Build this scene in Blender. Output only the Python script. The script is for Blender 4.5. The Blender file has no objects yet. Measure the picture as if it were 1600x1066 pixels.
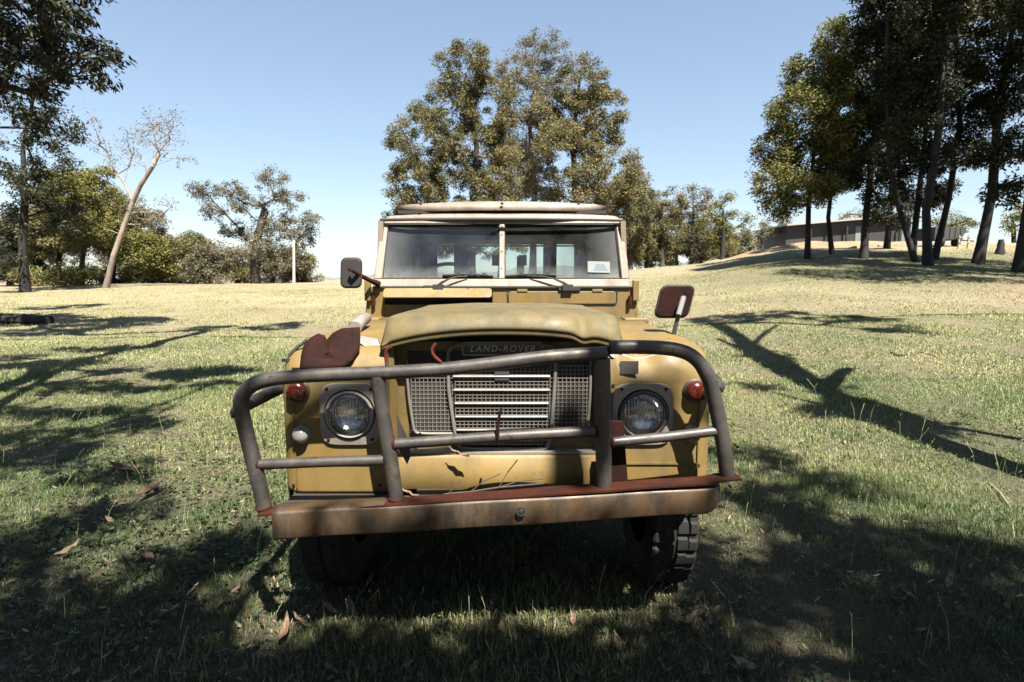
import bpy, bmesh, math, random
import numpy as np
from mathutils import Vector, Matrix
random.seed(7); rng = np.random.default_rng(11)
R = math.radians
S = bpy.context.scene
COL = S.collection

# ------------------------------------------------------------ camera
F, CH, PITCH = 872.0, 1.44, R(6.4)
cd = bpy.data.cameras.new('camera'); cam = bpy.data.objects.new('camera', cd); COL.objects.link(cam)
cam.location = (0, 0, CH); cam.rotation_euler = (R(90) - PITCH, 0, 0)
cd.sensor_width = 36; cd.lens = F / 1600 * 36; cd.clip_start = 0.05; cd.clip_end = 6000
cd.dof.use_dof = True; cd.dof.focus_distance = 2.3; cd.dof.aperture_fstop = 7
S.camera = cam
# ------------------------------------------------------------ light
EL, AZ = R(58), R(24)            # sun behind the camera, a little to the right
TOSUN = Vector((math.sin(AZ) * math.cos(EL), -math.cos(AZ) * math.cos(EL), math.sin(EL)))
LD = -TOSUN
sd = bpy.data.lights.new('sun', 'SUN'); sun = bpy.data.objects.new('sun', sd); COL.objects.link(sun)
sd.energy = 5.0; sd.angle = R(0.5); sd.color = (1.0, 0.93, 0.82)
sun.rotation_euler = TOSUN.to_track_quat('Z', 'Y').to_euler(); sun.location = (5, -15, 20)
W = bpy.data.worlds.new('World'); S.world = W; W.use_nodes = True
nt = W.node_tree; bg = nt.nodes['Background']
sky = nt.nodes.new('ShaderNodeTexSky'); sky.sky_type = 'NISHITA'; sky.sun_disc = False
sky.sun_elevation = EL; sky.sun_rotation = math.atan2(TOSUN.x, TOSUN.y)
sky.air_density = 1.0; sky.dust_density = 0.4; sky.ozone_density = 2.5; sky.altitude = 200
hs_ = nt.nodes.new('ShaderNodeGamma'); hs_.inputs['Gamma'].default_value = .68; nt.links.new(sky.outputs[0], hs_.inputs['Color'])
tn = nt.nodes.new('ShaderNodeMix'); tn.data_type = 'RGBA'; tn.blend_type = 'MULTIPLY'; tn.inputs[0].default_value = 1; tn.inputs[7].default_value = (.96, .97, .97, 1); nt.links.new(hs_.outputs[0], tn.inputs[6])
nt.links.new(tn.outputs[2], bg.inputs[0]); bg.inputs[1].default_value = 0.067
S.view_settings.view_transform = 'Standard'; S.view_settings.look = 'None'
S.view_settings.exposure = 2.3; S.view_settings.gamma = 1.0
S.cycles.max_bounces = 8; S.cycles.transparent_max_bounces = 24; S.cycles.diffuse_bounces = 3

# ------------------------------------------------------------ geometry of the view and the land
cP, sP = math.cos(PITCH), math.sin(PITCH)
def ray(px, py):
    u = (px - 800) / F; v = (533 - py) / F
    return Vector((u, cP + v * sP, -sP + v * cP))
def U(px, py, Y):
    d = ray(px, py); t = Y / d.y
    return Vector((d.x * t, Y, CH + d.z * t))
SKY_U = np.array([-1.6, -.92, -.34, .115, .23, .333, .413, .493, .69, .92, 1.6])
SKY_H = np.array([0.9, 0.98, 1.3, 1.95, 2.4, 2.8, 3.5, 4.15, 4.4, 4.6, 4.8])
def terr(x, y):
    x = np.asarray(x, float); y = np.asarray(y, float)
    u = x / np.maximum(y, 4.0)
    Hh = np.interp(u, SKY_U, SKY_H)
    t = np.clip((y - 4) / 38.0, 0, 1)
    prof = t ** 1.25 * (1 - 0.12 * t ** 6)
    fall = np.clip((y - 42) / 60.0, 0, 1); fall = fall * fall * (3 - 2 * fall)
    z = Hh * (prof - 1.3 * fall * .88)
    z = z + 0.02 * np.sin(x * 1.1 + .5) * np.sin(y * .9) * np.clip(np.hypot(x, y - 3) / 4, 0, 1) + 0.008 * np.sin(x * 3.7) * np.cos(y * 3.1)
    z = z + 0.07 * np.sin(x * .31 + 1) * np.sin(y * .37 + 2) * np.clip((y - 5) / 10, 0, 1)
    return z
def tz(x, y): return float(terr(x, y))
def ground_at(px, py):
    d = ray(px, py); o = Vector((0, 0, CH)); t = 0.5; st = .03
    while t < 400:
        p = o + d * t
        if p.z < tz(p.x, p.y): return Vector((p.x, p.y, tz(p.x, p.y)))
        t += st * max(1, t * .25)
    p = o + d * 42; return Vector((p.x, p.y, tz(p.x, p.y)))

# ------------------------------------------------------------ helpers
def tag(o, label=None, cat=None, group=None, kind=None):
    if label: o['label'] = label
    if cat: o['category'] = cat
    if group: o['group'] = group
    if kind: o['kind'] = kind
    return o
def empty(name, loc=(0, 0, 0), rz=0, parent=None):
    o = bpy.data.objects.new(name, None); COL.objects.link(o); o.location = loc; o.rotation_euler = (0, 0, rz)
    o.empty_display_size = .2
    if parent: o.parent = parent
    return o
class MB:
    def __init__(s): s.v = []; s.f = []
    def add(s, vs, fs):
        n = len(s.v); s.v += [tuple(v) for v in vs]; s.f += [tuple(i + n for i in f) for f in fs]; return s
    def box(s, a, b):
        x0, y0, z0 = a; x1, y1, z1 = b
        vs = [(x0,y0,z0),(x1,y0,z0),(x1,y1,z0),(x0,y1,z0),(x0,y0,z1),(x1,y0,z1),(x1,y1,z1),(x0,y1,z1)]
        return s.add(vs, [(0,3,2,1),(4,5,6,7),(0,1,5,4),(1,2,6,5),(2,3,7,6),(3,0,4,7)])
    def bar(s, p, q, w, h=None, up=(0, 0, 1)):
        p, q = Vector(p), Vector(q); h = h or w; d = (q - p).normalized(); up = Vector(up)
        if abs(d.dot(up)) > .98: up = Vector((0, 1, 0))
        a = d.cross(up).normalized(); b = a.cross(d)
        vs = [c + a * (sx * w / 2) + b * (sz * h / 2) for c in (p, q) for sx, sz in ((-1,-1),(1,-1),(1,1),(-1,1))]
        return s.add(vs, [(0,3,2,1),(4,5,6,7),(0,1,5,4),(1,2,6,5),(2,3,7,6),(3,0,4,7)])
    def tube(s, pts, r, n=14, cap=True, smooth=0):
        pts = [Vector(p) for p in pts]
        rr = list(r) if hasattr(r, '__len__') else [r] * len(pts)
        for _ in range(smooth):
            q = [pts[0]]; qr = [rr[0]]
            for i in range(len(pts) - 1):
                a, b = pts[i], pts[i + 1]; q += [a.lerp(b, .25), a.lerp(b, .75)]; qr += [rr[i], rr[i + 1]]
            q.append(pts[-1]); qr.append(rr[-1]); pts, rr = q, qr
        vs = []; ref = None
        for i, p in enumerate(pts):
            d = (pts[min(i + 1, len(pts) - 1)] - pts[max(i - 1, 0)]).normalized()
            if ref is None: ref = d.orthogonal().normalized()
            ref = (ref - d * ref.dot(d)).normalized(); b = d.cross(ref)
            vs += [p + (ref * math.cos(6.28318 * k / n) + b * math.sin(6.28318 * k / n)) * rr[i] for k in range(n)]
        fs = [(i * n + k, i * n + (k + 1) % n, (i + 1) * n + (k + 1) % n, (i + 1) * n + k) for i in range(len(pts) - 1) for k in range(n)]
        if cap: fs += [tuple(range(n))[::-1], tuple(range((len(pts) - 1) * n, len(pts) * n))]
        return s.add(vs, fs)
    def lathe(s, prof, c, axis=(0, -1, 0), n=40, cap=True):
        """prof: (radius, distance along axis)"""
        ax = Vector(axis).normalized(); a = ax.orthogonal().normalized(); b = ax.cross(a); c = Vector(c); vs = []
        for r, h in prof: vs += [c + ax * h + (a * math.cos(6.28318 * k / n) + b * math.sin(6.28318 * k / n)) * max(r, 1e-4) for k in range(n)]
        fs = [(i * n + k, i * n + (k + 1) % n, (i + 1) * n + (k + 1) % n, (i + 1) * n + k) for i in range(len(prof) - 1) for k in range(n)]
        if cap: fs += [tuple(range(n))[::-1], tuple(range((len(prof) - 1) * n, len(prof) * n))]
        return s.add(vs, fs)
    def prism(s, poly, d):
        """poly: list of 3D points, d: extrusion vector"""
        poly = [Vector(p) for p in poly]; d = Vector(d); n = len(poly)
        return s.add(poly + [p + d for p in poly], [tuple(range(n))[::-1], tuple(range(n, 2 * n))] + [(i, (i + 1) % n, n + (i + 1) % n, n + i) for i in range(n)])
    def grid(s, fn, nu, nv):
        vs = [fn(i / nu, j / nv) for j in range(nv + 1) for i in range(nu + 1)]
        return s.add(vs, [(j * (nu + 1) + i, j * (nu + 1) + i + 1, (j + 1) * (nu + 1) + i + 1, (j + 1) * (nu + 1) + i) for j in range(nv) for i in range(nu)])
    def build(s, name, mat, parent=None, smooth=True, bevel=0, solid=0, sub=0, angle=35):
        me = bpy.data.meshes.new(name); me.from_pydata(s.v, [], s.f)
        bm = bmesh.new(); bm.from_mesh(me); bmesh.ops.recalc_face_normals(bm, faces=bm.faces); bm.to_mesh(me); bm.free()
        o = bpy.data.objects.new(name, me); COL.objects.link(o); me.materials.append(mat)
        if parent: o.parent = parent
        if smooth:
            me.polygons.foreach_set('use_smooth', [True] * len(me.polygons))
            try: me.set_sharp_from_angle(angle=R(angle))
            except Exception: pass
        if solid: m = o.modifiers.new('solid', 'SOLIDIFY'); m.thickness = solid; m.offset = -1
        if bevel: m = o.modifiers.new('bevel', 'BEVEL'); m.width = bevel; m.segments = 3; m.limit_method = 'ANGLE'; m.angle_limit = R(30); m.harden_normals = False
        if sub: m = o.modifiers.new('sub', 'SUBSURF'); m.levels = sub; m.render_levels = sub
        return o
def np_mesh(name, verts, faces, mat, attrs=None, smooth=False):
    """verts (N,3), faces (M,k) numpy arrays; attrs {name: per face floats}"""
    me = bpy.data.meshes.new(name); k = faces.shape[1]; M = len(faces)
    me.vertices.add(len(verts)); me.vertices.foreach_set('co', verts.astype(np.float32).ravel())
    me.loops.add(M * k); me.loops.foreach_set('vertex_index', faces.astype(np.int32).ravel())
    me.polygons.add(M); me.polygons.foreach_set('loop_start', np.arange(0, M * k, k, dtype=np.int32))
    me.polygons.foreach_set('loop_total', np.full(M, k, dtype=np.int32))
    if smooth: me.polygons.foreach_set('use_smooth', np.ones(M, dtype=bool))
    me.update(calc_edges=True)
    for n, a in (attrs or {}).items():
        at = me.attributes.new(n, 'FLOAT', 'FACE'); at.data.foreach_set('value', np.asarray(a, np.float32))
    me.materials.append(mat)
    return me
def link(name, me, parent=None):
    o = bpy.data.objects.new(name, me); COL.objects.link(o)
    if parent: o.parent = parent
    return o

# ------------------------------------------------------------ materials
def mat(name, base=(.5, .5, .5), rough=.6, metal=0, **kw):
    m = bpy.data.materials.new(name); m.use_nodes = True; b = m.node_tree.nodes['Principled BSDF']
    b.inputs['Base Color'].default_value = (*base, 1); b.inputs['Roughness'].default_value = rough; b.inputs['Metallic'].default_value = metal
    for k, v in kw.items():
        b.inputs[k].default_value = v
    return m
class N:
    def __init__(s, m): s.t = m.node_tree; s.b = s.t.nodes.get('Principled BSDF')
    def n(s, ty, **kw):
        o = s.t.nodes.new(ty)
        for k, v in kw.items():
            if k in o.inputs and not hasattr(o, k): o.inputs[k].default_value = v
            else: setattr(o, k, v)
        return o
    def l(s, a, b): s.t.links.new(a, b)
    def noise(s, scale, detail=4, rough=.6, vec=None, dist=0, stretch=None):
        o = s.t.nodes.new('ShaderNodeTexNoise'); o.inputs['Scale'].default_value = scale; o.inputs['Detail'].default_value = detail
        o.inputs['Roughness'].default_value = rough; o.inputs['Distortion'].default_value = dist
        v = vec or s.coord()
        if stretch:
            mp = s.t.nodes.new('ShaderNodeMapping'); mp.inputs['Scale'].default_value = stretch; s.l(v, mp.inputs[0]); v = mp.outputs[0]
        s.l(v, o.inputs['Vector']); return o.outputs['Fac']
    def coord(s):
        if not hasattr(s, '_c'): s._c = s.t.nodes.new('ShaderNodeTexCoord').outputs['Object']
        return s._c
    def ramp(s, fac, stops):
        o = s.t.nodes.new('ShaderNodeValToRGB'); s.l(fac, o.inputs[0]); cr = o.color_ramp
        while len(cr.elements) < len(stops): cr.elements.new(.5)
        for e, (p, c) in zip(cr.elements, stops):
            e.position = p; e.color = (*c, 1) if hasattr(c, '__len__') else (c, c, c, 1)
        return o.outputs[0]
    def mix(s, f, a, b, mode='MIX'):
        o = s.t.nodes.new('ShaderNodeMix'); o.data_type = 'RGBA'; o.blend_type = mode
        for v, i in ((f, 0), (a, 6), (b, 7)):
            if hasattr(v, 'links') or hasattr(v, 'node'): s.l(v, o.inputs[i])
            elif hasattr(v, '__len__'): o.inputs[i].default_value = (*v, 1)
            else: o.inputs[i].default_value = v
        return o.outputs[2]
    def bump(s, h, strength=.3, dist=.01):
        o = s.t.nodes.new('ShaderNodeBump'); o.inputs['Strength'].default_value = strength; o.inputs['Distance'].default_value = dist
        s.l(h, o.inputs['Height']); s.l(o.outputs[0], s.b.inputs['Normal'])
    def math(s, op, a, b=0.0):
        o = s.t.nodes.new('ShaderNodeMath'); o.operation = op
        for v, i in ((a, 0), (b, 1)):
            if hasattr(v, 'node'): s.l(v, o.inputs[i])
            else: o.inputs[i].default_value = v
        return o.outputs[0]
    def base(s, c): s.l(c, s.b.inputs['Base Color'])
    def rough(s, c): s.l(c, s.b.inputs['Roughness'])
def painted(name, c1, c2, c3, rust=(.10, .03, .012), rust_lo=.66, rough=.45, scale=2.2):
    m = mat(name, c1, rough); n = N(m)
    c = n.mix(n.ramp(n.noise(scale, 5, .6, dist=.6), [(.38, 0), (.68, 1)]), c1, c2)
    c = n.mix(n.ramp(n.noise(scale * 2.3, 6, .7, stretch=(1, 1, .45)), [(.46, 0), (.66, 1)]), c, c3)
    c = n.mix(n.ramp(n.noise(60, 3, .8, stretch=(1, 1, .12)), [(.60, 0), (.72, .5)]), c, tuple(x * .5 for x in c3))
    c = n.mix(n.ramp(n.noise(26, 5, .7), [(.60, 0), (.72, .45)]), c, tuple(x * .35 for x in c3))
    c = n.mix(n.ramp(n.noise(9, 8, .75), [(rust_lo, 0), (rust_lo + .03, 1)]), c, rust)
    n.base(c); n.rough(n.ramp(n.noise(7, 5, .7), [(.3, rough - .08), (.7, rough + .25)]))
    n.bump(n.noise(5, 4, .6), .25, .006)
    return m
def deepen(m, k):
    t = m.node_tree
    for nd in list(t.nodes):
        sk = nd.inputs.get('Base Color') if nd.type == 'BSDF_PRINCIPLED' else (nd.inputs.get('Color') if nd.type == 'BSDF_TRANSLUCENT' else None)
        if sk is None: continue
        kk = k if hasattr(k, '__len__') else (k, k, k)
        if sk.links:
            src = sk.links[0].from_socket; x = t.nodes.new('ShaderNodeMix'); x.data_type = 'RGBA'; x.blend_type = 'MULTIPLY'; x.inputs[0].default_value = 1; x.inputs[7].default_value = (*kk, 1)
            t.links.new(src, x.inputs[6]); t.links.new(x.outputs[2], sk)
        else: c = sk.default_value; sk.default_value = (c[0] * kk[0], c[1] * kk[1], c[2] * kk[2], 1)
M = {}
M['paint'] = painted('yellow_paint', (.50, .32, .075), (.43, .29, .085), (.30, .225, .09), rough=.58)
M['bonnet'] = painted('weathered_bonnet_paint', (.40, .29, .095), (.31, .25, .10), (.17, .16, .09), rough=.62, scale=2.6)
M['cream'] = painted('faded_cream_paint', (.60, .50, .40), (.50, .41, .31), (.36, .28, .19), rough=.5)
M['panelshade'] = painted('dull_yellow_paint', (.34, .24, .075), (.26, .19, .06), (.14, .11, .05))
def steel_tube():
    m = mat('worn_grey_tube', (.2, .2, .2), .45, .35); n = N(m)
    c = n.mix(n.ramp(n.noise(5, 6, .7, dist=.5), [(.4, 0), (.62, 1)]), (.21, .20, .20), (.12, .115, .12))
    c = n.mix(n.ramp(n.noise(14, 6, .75), [(.5, 0), (.68, 1)]), c, (.30, .25, .20))
    c = n.mix(n.ramp(n.noise(11, 7, .8), [(.60, 0), (.66, 1)]), c, (.055, .03, .02))
    n.base(c); n.rough(n.ramp(n.noise(20, 5, .7), [(.3, .35), (.7, .65)])); n.bump(n.noise(60, 4, .7), .2, .003); return m
M['tube'] = steel_tube()
def bumper_steel():
    m = mat('rusting_bumper_steel', (.2, .15, .1), .6, .15); n = N(m)
    c = n.mix(n.ramp(n.noise(3, 6, .7, dist=.8, stretch=(1, 1, .5)), [(.38, 0), (.62, 1)]), (.26, .20, .14), (.24, .12, .035))
    c = n.mix(n.ramp(n.noise(8, 6, .7, stretch=(1, 1, .3)), [(.46, 0), (.62, 1)]), c, (.09, .065, .05))
    c = n.mix(n.ramp(n.noise(17, 8, .75), [(.56, 0), (.64, .8)]), c, (.30, .14, .04))
    c = n.mix(n.ramp(n.noise(40, 6, .8), [(.66, 0), (.70, .8)]), c, (.45, .40, .34))
    n.base(c); n.rough(n.ramp(n.noise(12, 5, .7), [(.3, .4), (.7, .7)])); n.bump(n.noise(30, 5, .7), .2, .003); return m
M['bumper'] = bumper_steel()
def rust(name, a, b):
    m = mat(name, a, .85, **{'Specular IOR Level': .15}); n = N(m)
    n.base(n.mix(n.ramp(n.noise(9, 8, .75), [(.35, 0), (.65, 1)]), a, b)); n.bump(n.noise(45, 6, .8), .5, .004); return m
M['rust'] = rust('red_rust', (.19, .045, .018), (.075, .022, .012))
M['flaprust'] = rust('dark_red_rust', (.17, .024, .012), (.03, .010, .009))
M['redpaint'] = rust('red_oxide', (.36, .055, .03), (.16, .035, .02))
M['black'] = mat('black_rubber', (.008, .008, .008), .75)
M['darkmetal'] = mat('dark_metal', (.03, .03, .03), .5, .2)
M['under'] = mat('oily_underside', (.012, .010, .009), .85)
def tyre():
    m = mat('tyre_rubber', (.014, .013, .012), .85); n = N(m); n.bump(n.noise(60, 3), .3, .003); return m
M['tyre'] = tyre()
M['chrome'] = mat('reflector_chrome', (.5, .51, .51), .14, 1)
M['surround'] = painted('grey_surround_paint', (.36, .33, .29), (.30, .27, .24), (.20, .18, .15), rough=.5)
M['galv'] = painted('dull_grille_plastic', (.38, .36, .33), (.28, .27, .25), (.18, .165, .14), rough=.4, rust_lo=.70)
M['mesh'] = mat('grille_wire', (.30, .28, .25), .5)
M['silver'] = mat('silver_lettering', (.55, .55, .55), .35, .4)
M['redlens'] = mat('orange_red_lens', (.30, .035, .010), .2, **{'Coat Weight': .6})
M['whitelens'] = mat('milky_lens', (.55, .55, .52), .18, **{'Coat Weight': .8})
M['seat'] = mat('black_vinyl', (.02, .02, .02), .5)
M['inside'] = mat('cabin_lining', (.035, .035, .035), .8)
def glass_mat(name, dust_lo, dust_hi, tint=(.90, .94, .94), scale=4):
    m = bpy.data.materials.new(name); m.use_nodes = True; n = N(m); t = n.t; t.nodes.remove(n.b)
    out = t.nodes['Material Output']
    tr = t.nodes.new('ShaderNodeBsdfTransparent'); tr.inputs[0].default_value = (*tint, 1)
    gl = t.nodes.new('ShaderNodeBsdfGlossy'); gl.inputs['Roughness'].default_value = .03
    fr = t.nodes.new('ShaderNodeFresnel'); fr.inputs[0].default_value = 1.5
    m1 = t.nodes.new('ShaderNodeMixShader'); n.l(fr.outputs[0], m1.inputs[0]); n.l(tr.outputs[0], m1.inputs[1]); n.l(gl.outputs[0], m1.inputs[2])
    df = t.nodes.new('ShaderNodeBsdfDiffuse'); df.inputs[0].default_value = (.22, .23, .23, 1)
    m2 = t.nodes.new('ShaderNodeMixShader')
    sp = t.nodes.new('ShaderNodeSeparateXYZ'); n.l(n.coord(), sp.inputs[0])
    f = n.ramp(n.noise(scale, 7, .7, dist=.6), [(.3, dust_lo), (.75, dust_hi)])
    f2 = n.ramp(n.noise(90, 4, .8), [(.60, 0), (.74, .14)])
    mr = t.nodes.new('ShaderNodeMapRange'); n.l(sp.outputs[2], mr.inputs[0])   # dust gathers on the lower edge of the pane
    mr.inputs[1].default_value = 1.41; mr.inputs[2].default_value = 1.52; mr.inputs[3].default_value = .45; mr.inputs[4].default_value = 0
    wob = n.math('MULTIPLY', mr.outputs[0], n.ramp(n.noise(12, 5, .7), [(.3, .3), (.7, 1)]))
    mx = t.nodes.new('ShaderNodeMapRange'); n.l(n.math('ABSOLUTE', sp.outputs[0]), mx.inputs[0]); mx.inputs[1].default_value = .50; mx.inputs[2].default_value = .74; mx.inputs[3].default_value = 0; mx.inputs[4].default_value = .22
    fac = n.math('MINIMUM', n.math('ADD', n.math('ADD', n.math('ADD', f, f2), wob), mx.outputs[0]), .85)
    n.l(fac, m2.inputs[0]); n.l(m1.outputs[0], m2.inputs[1]); n.l(df.outputs[0], m2.inputs[2]); n.l(m2.outputs[0], out.inputs[0])
    return m
M['screen'] = glass_mat('dusty_windscreen_glass', .0, .07)
M['glass'] = glass_mat('dirty_window_glass', .01, .10)
def lens():
    m = bpy.data.materials.new('fluted_lens_glass'); m.use_nodes = True; n = N(m); t = n.t; t.nodes.remove(n.b); out = t.nodes['Material Output']
    gs = t.nodes.new('ShaderNodeBsdfRefraction'); gs.inputs['IOR'].default_value = 1.25; gs.inputs['Roughness'].default_value = .02
    tr = t.nodes.new('ShaderNodeBsdfTransparent'); tr.inputs[0].default_value = (.85, .87, .85, 1)
    gl = t.nodes.new('ShaderNodeBsdfGlossy'); gl.inputs['Roughness'].default_value = .06
    wv = t.nodes.new('ShaderNodeTexWave'); wv.bands_direction = 'X'; wv.inputs['Scale'].default_value = 28; wv.inputs['Distortion'].default_value = 0; n.l(n.coord(), wv.inputs[0])
    wz = t.nodes.new('ShaderNodeTexWave'); wz.bands_direction = 'Z'; wz.inputs['Scale'].default_value = 9; wz.inputs['Distortion'].default_value = 0; n.l(n.coord(), wz.inputs[0])
    h = n.math('ADD', wv.outputs['Fac'], n.ramp(wz.outputs['Fac'], [(.45, 0), (.55, 1)]))
    bp = t.nodes.new('ShaderNodeBump'); bp.inputs['Strength'].default_value = .9; bp.inputs['Distance'].default_value = .004; n.l(h, bp.inputs['Height'])
    n.l(bp.outputs[0], gs.inputs['Normal']); n.l(bp.outputs[0], gl.inputs['Normal'])
    a = t.nodes.new('ShaderNodeMixShader'); a.inputs[0].default_value = .45; n.l(gs.outputs[0], a.inputs[1]); n.l(tr.outputs[0], a.inputs[2])
    b = t.nodes.new('ShaderNodeMixShader'); b.inputs[0].default_value = .16; n.l(a.outputs[0], b.inputs[1]); n.l(gl.outputs[0], b.inputs[2])
    n.l(b.outputs[0], out.inputs[0]); return m
M['lens'] = lens()
def leafmat(name, dark, mid, lite, trans=.25, rough=.6):
    m = mat(name, mid, rough, **{'Specular IOR Level': .25}); n = N(m); t = n.t
    at = t.nodes.new('ShaderNodeAttribute'); at.attribute_name = 'tint'
    c = n.ramp(at.outputs['Fac'], [(0, dark), (.5, mid), (1, lite)])
    c = n.mix(n.ramp(n.noise(.35, 3, .5), [(.4, 0), (.65, .6)]), c, n.mix(.5, c, lite))
    n.base(c)
    tl = t.nodes.new('ShaderNodeBsdfTranslucent'); n.l(c, tl.inputs[0])
    ms = t.nodes.new('ShaderNodeMixShader'); ms.inputs[0].default_value = trans
    n.l(n.b.outputs[0], ms.inputs[1]); n.l(tl.outputs[0], ms.inputs[2]); n.l(ms.outputs[0], t.nodes['Material Output'].inputs[0])
    return m
M['leaf_olive'] = leafmat('olive_gum_leaves', (.045, .048, .022), (.115, .105, .045), (.21, .165, .085))
M['leaf_dark'] = leafmat('dark_gum_leaves', (.014, .022, .012), (.035, .045, .018), (.11, .105, .03), .15)
M['leaf_green'] = leafmat('yellow_green_gum_leaves', (.03, .038, .012), (.09, .095, .025), (.22, .19, .05))
M['leaf_grey'] = leafmat('grey_gum_leaves', (.05, .052, .035), (.12, .11, .065), (.20, .17, .10))
def bark(name, a, b, c):
    m = mat(name, a, .85); n = N(m)
    k = n.mix(n.ramp(n.noise(3, 6, .7, stretch=(1, 1, .25)), [(.4, 0), (.6, 1)]), a, b)
    n.base(n.mix(n.ramp(n.noise(12, 5, .7, stretch=(1, 1, .2)), [(.55, 0), (.7, 1)]), k, c)); n.bump(n.noise(14, 6, .7, stretch=(1, 1, .2)), .6, .03); return m
M['bark_dark'] = bark('dark_bark', (.028, .022, .018), (.045, .034, .026), (.015, .012, .01))
M['bark_pale'] = bark('pale_gum_bark', (.34, .28, .23), (.22, .17, .14), (.12, .09, .07))
M['bark_mid'] = bark('brown_bark', (.12, .095, .075), (.07, .055, .045), (.17, .14, .11))
# ground cover colours: green lawn to dry straw, patchy, drier far away on the rise
def patchy(n, green, straw, extra, far):
    cc = n.t.nodes.new('ShaderNodeNewGeometry').outputs['Position']
    f = n.ramp(n.noise(.55, 5, .6, vec=cc), [(.44, 0), (.68, 1)])
    f2 = n.ramp(n.noise(3.1, 4, .6, vec=cc), [(.46, 0), (.66, 1)])
    c = n.mix(f, green, straw); c = n.mix(n.math('MULTIPLY', f2, .55), c, extra)
    sp = n.t.nodes.new('ShaderNodeSeparateXYZ'); n.l(cc, sp.inputs[0])
    mr = n.t.nodes.new('ShaderNodeMapRange'); n.l(sp.outputs[1], mr.inputs[0]); mr.inputs[1].default_value = 5; mr.inputs[2].default_value = 20
    w = n.math('MULTIPLY', mr.outputs[0], n.ramp(n.noise(.12, 4, .6, vec=cc, stretch=(1, 2, 1)), [(.25, .45), (.6, .95)]))
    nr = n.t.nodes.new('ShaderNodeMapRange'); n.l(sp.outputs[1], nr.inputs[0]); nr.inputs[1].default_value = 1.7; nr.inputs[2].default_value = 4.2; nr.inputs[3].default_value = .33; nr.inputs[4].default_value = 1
    c = n.mix(1.0, c, nr.outputs[0], 'MULTIPLY')      # lusher near turf, darkened further to put foreground shade into its colour
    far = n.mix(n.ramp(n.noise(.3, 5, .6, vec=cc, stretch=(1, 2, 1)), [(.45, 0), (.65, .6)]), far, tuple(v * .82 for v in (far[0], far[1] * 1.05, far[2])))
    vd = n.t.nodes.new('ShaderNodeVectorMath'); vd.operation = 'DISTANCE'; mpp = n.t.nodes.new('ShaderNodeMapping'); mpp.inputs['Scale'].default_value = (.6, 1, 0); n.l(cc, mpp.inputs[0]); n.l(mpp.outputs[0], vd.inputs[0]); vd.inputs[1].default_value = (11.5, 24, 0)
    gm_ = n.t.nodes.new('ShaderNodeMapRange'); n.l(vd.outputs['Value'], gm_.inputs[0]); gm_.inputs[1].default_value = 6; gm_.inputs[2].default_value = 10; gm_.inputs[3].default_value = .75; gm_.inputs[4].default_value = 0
    far = n.mix(gm_.outputs[0], far, (.15, .17, .065))     # greener turf under the grove, its tree shade deepened in the colour
    return n.mix(w, c, far)
def ground_mat():
    m = mat('dry_soil_and_thatch', (.2, .15, .08), .95); n = N(m)
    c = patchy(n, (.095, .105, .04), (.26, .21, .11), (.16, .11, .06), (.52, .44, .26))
    cc = n.coord()
    c = n.mix(n.ramp(n.noise(.09, 5, .6, stretch=(1, 2.4, 1)), [(.55, 0), (.68, .75)]), c, (.46, .28, .17))
    c = n.mix(n.ramp(n.noise(38, 6, .8), [(.42, .75), (.6, 0)]), c, (.05, .035, .02))
    n.base(c); n.bump(n.noise(30, 8, .8), .9, .03); return m
M['ground'] = ground_mat()
def grass_mat():
    m = mat('grass_blades', (.1, .12, .04), .55); n = N(m); t = n.t
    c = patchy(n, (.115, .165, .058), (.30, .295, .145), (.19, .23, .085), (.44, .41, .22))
    at = t.nodes.new('ShaderNodeAttribute'); at.attribute_name = 'tint'
    c = n.mix(n.ramp(at.outputs['Fac'], [(.70, 0), (.88, .8)]), c, (.42, .36, .22))
    c = n.mix(n.ramp(at.outputs['Fac'], [(.0, .75), (.3, 0)]), c, (.045, .07, .025))
    n.base(c)
    tl = t.nodes.new('ShaderNodeBsdfTranslucent'); n.l(c, tl.inputs[0]); ms = t.nodes.new('ShaderNodeMixShader'); ms.inputs[0].default_value = .3
    n.l(n.b.outputs[0], ms.inputs[1]); n.l(tl.outputs[0], ms.inputs[2]); n.l(ms.outputs[0], t.nodes['Material Output'].inputs[0]); return m
M['grass'] = grass_mat()
M['weed'] = leafmat('broad_weed_leaves', (.03, .06, .022), (.07, .13, .045), (.16, .21, .09))
M['litter'] = leafmat('dry_fallen_leaves', (.09, .05, .03), (.22, .14, .085), (.44, .33, .23), .1, .6)

# ------------------------------------------------------------ ground
def axis(lo, hi, near, n):
    t = np.linspace(-1, 1, n); s = np.sinh(t * 4.6) / np.sinh(4.6)
    return np.where(s < 0, -s * lo, s * hi)
gx = axis(-900, 900, 1, 321); gy = axis(-60, 1500, 1, 401) + 0.0
X, Y = np.meshgrid(gx, gy); Z = terr(X, Y)
nx, ny = len(gx), len(gy)
ii, jj = np.meshgrid(np.arange(nx - 1), np.arange(ny - 1)); a = (jj * nx + ii).ravel()
me = np_mesh('field', np.stack([X.ravel(), Y.ravel(), Z.ravel()], 1), np.stack([a, a + 1, a + nx + 1, a + nx], 1), M['ground'], smooth=True)
tag(link('ground', me), kind='structure')
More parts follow.
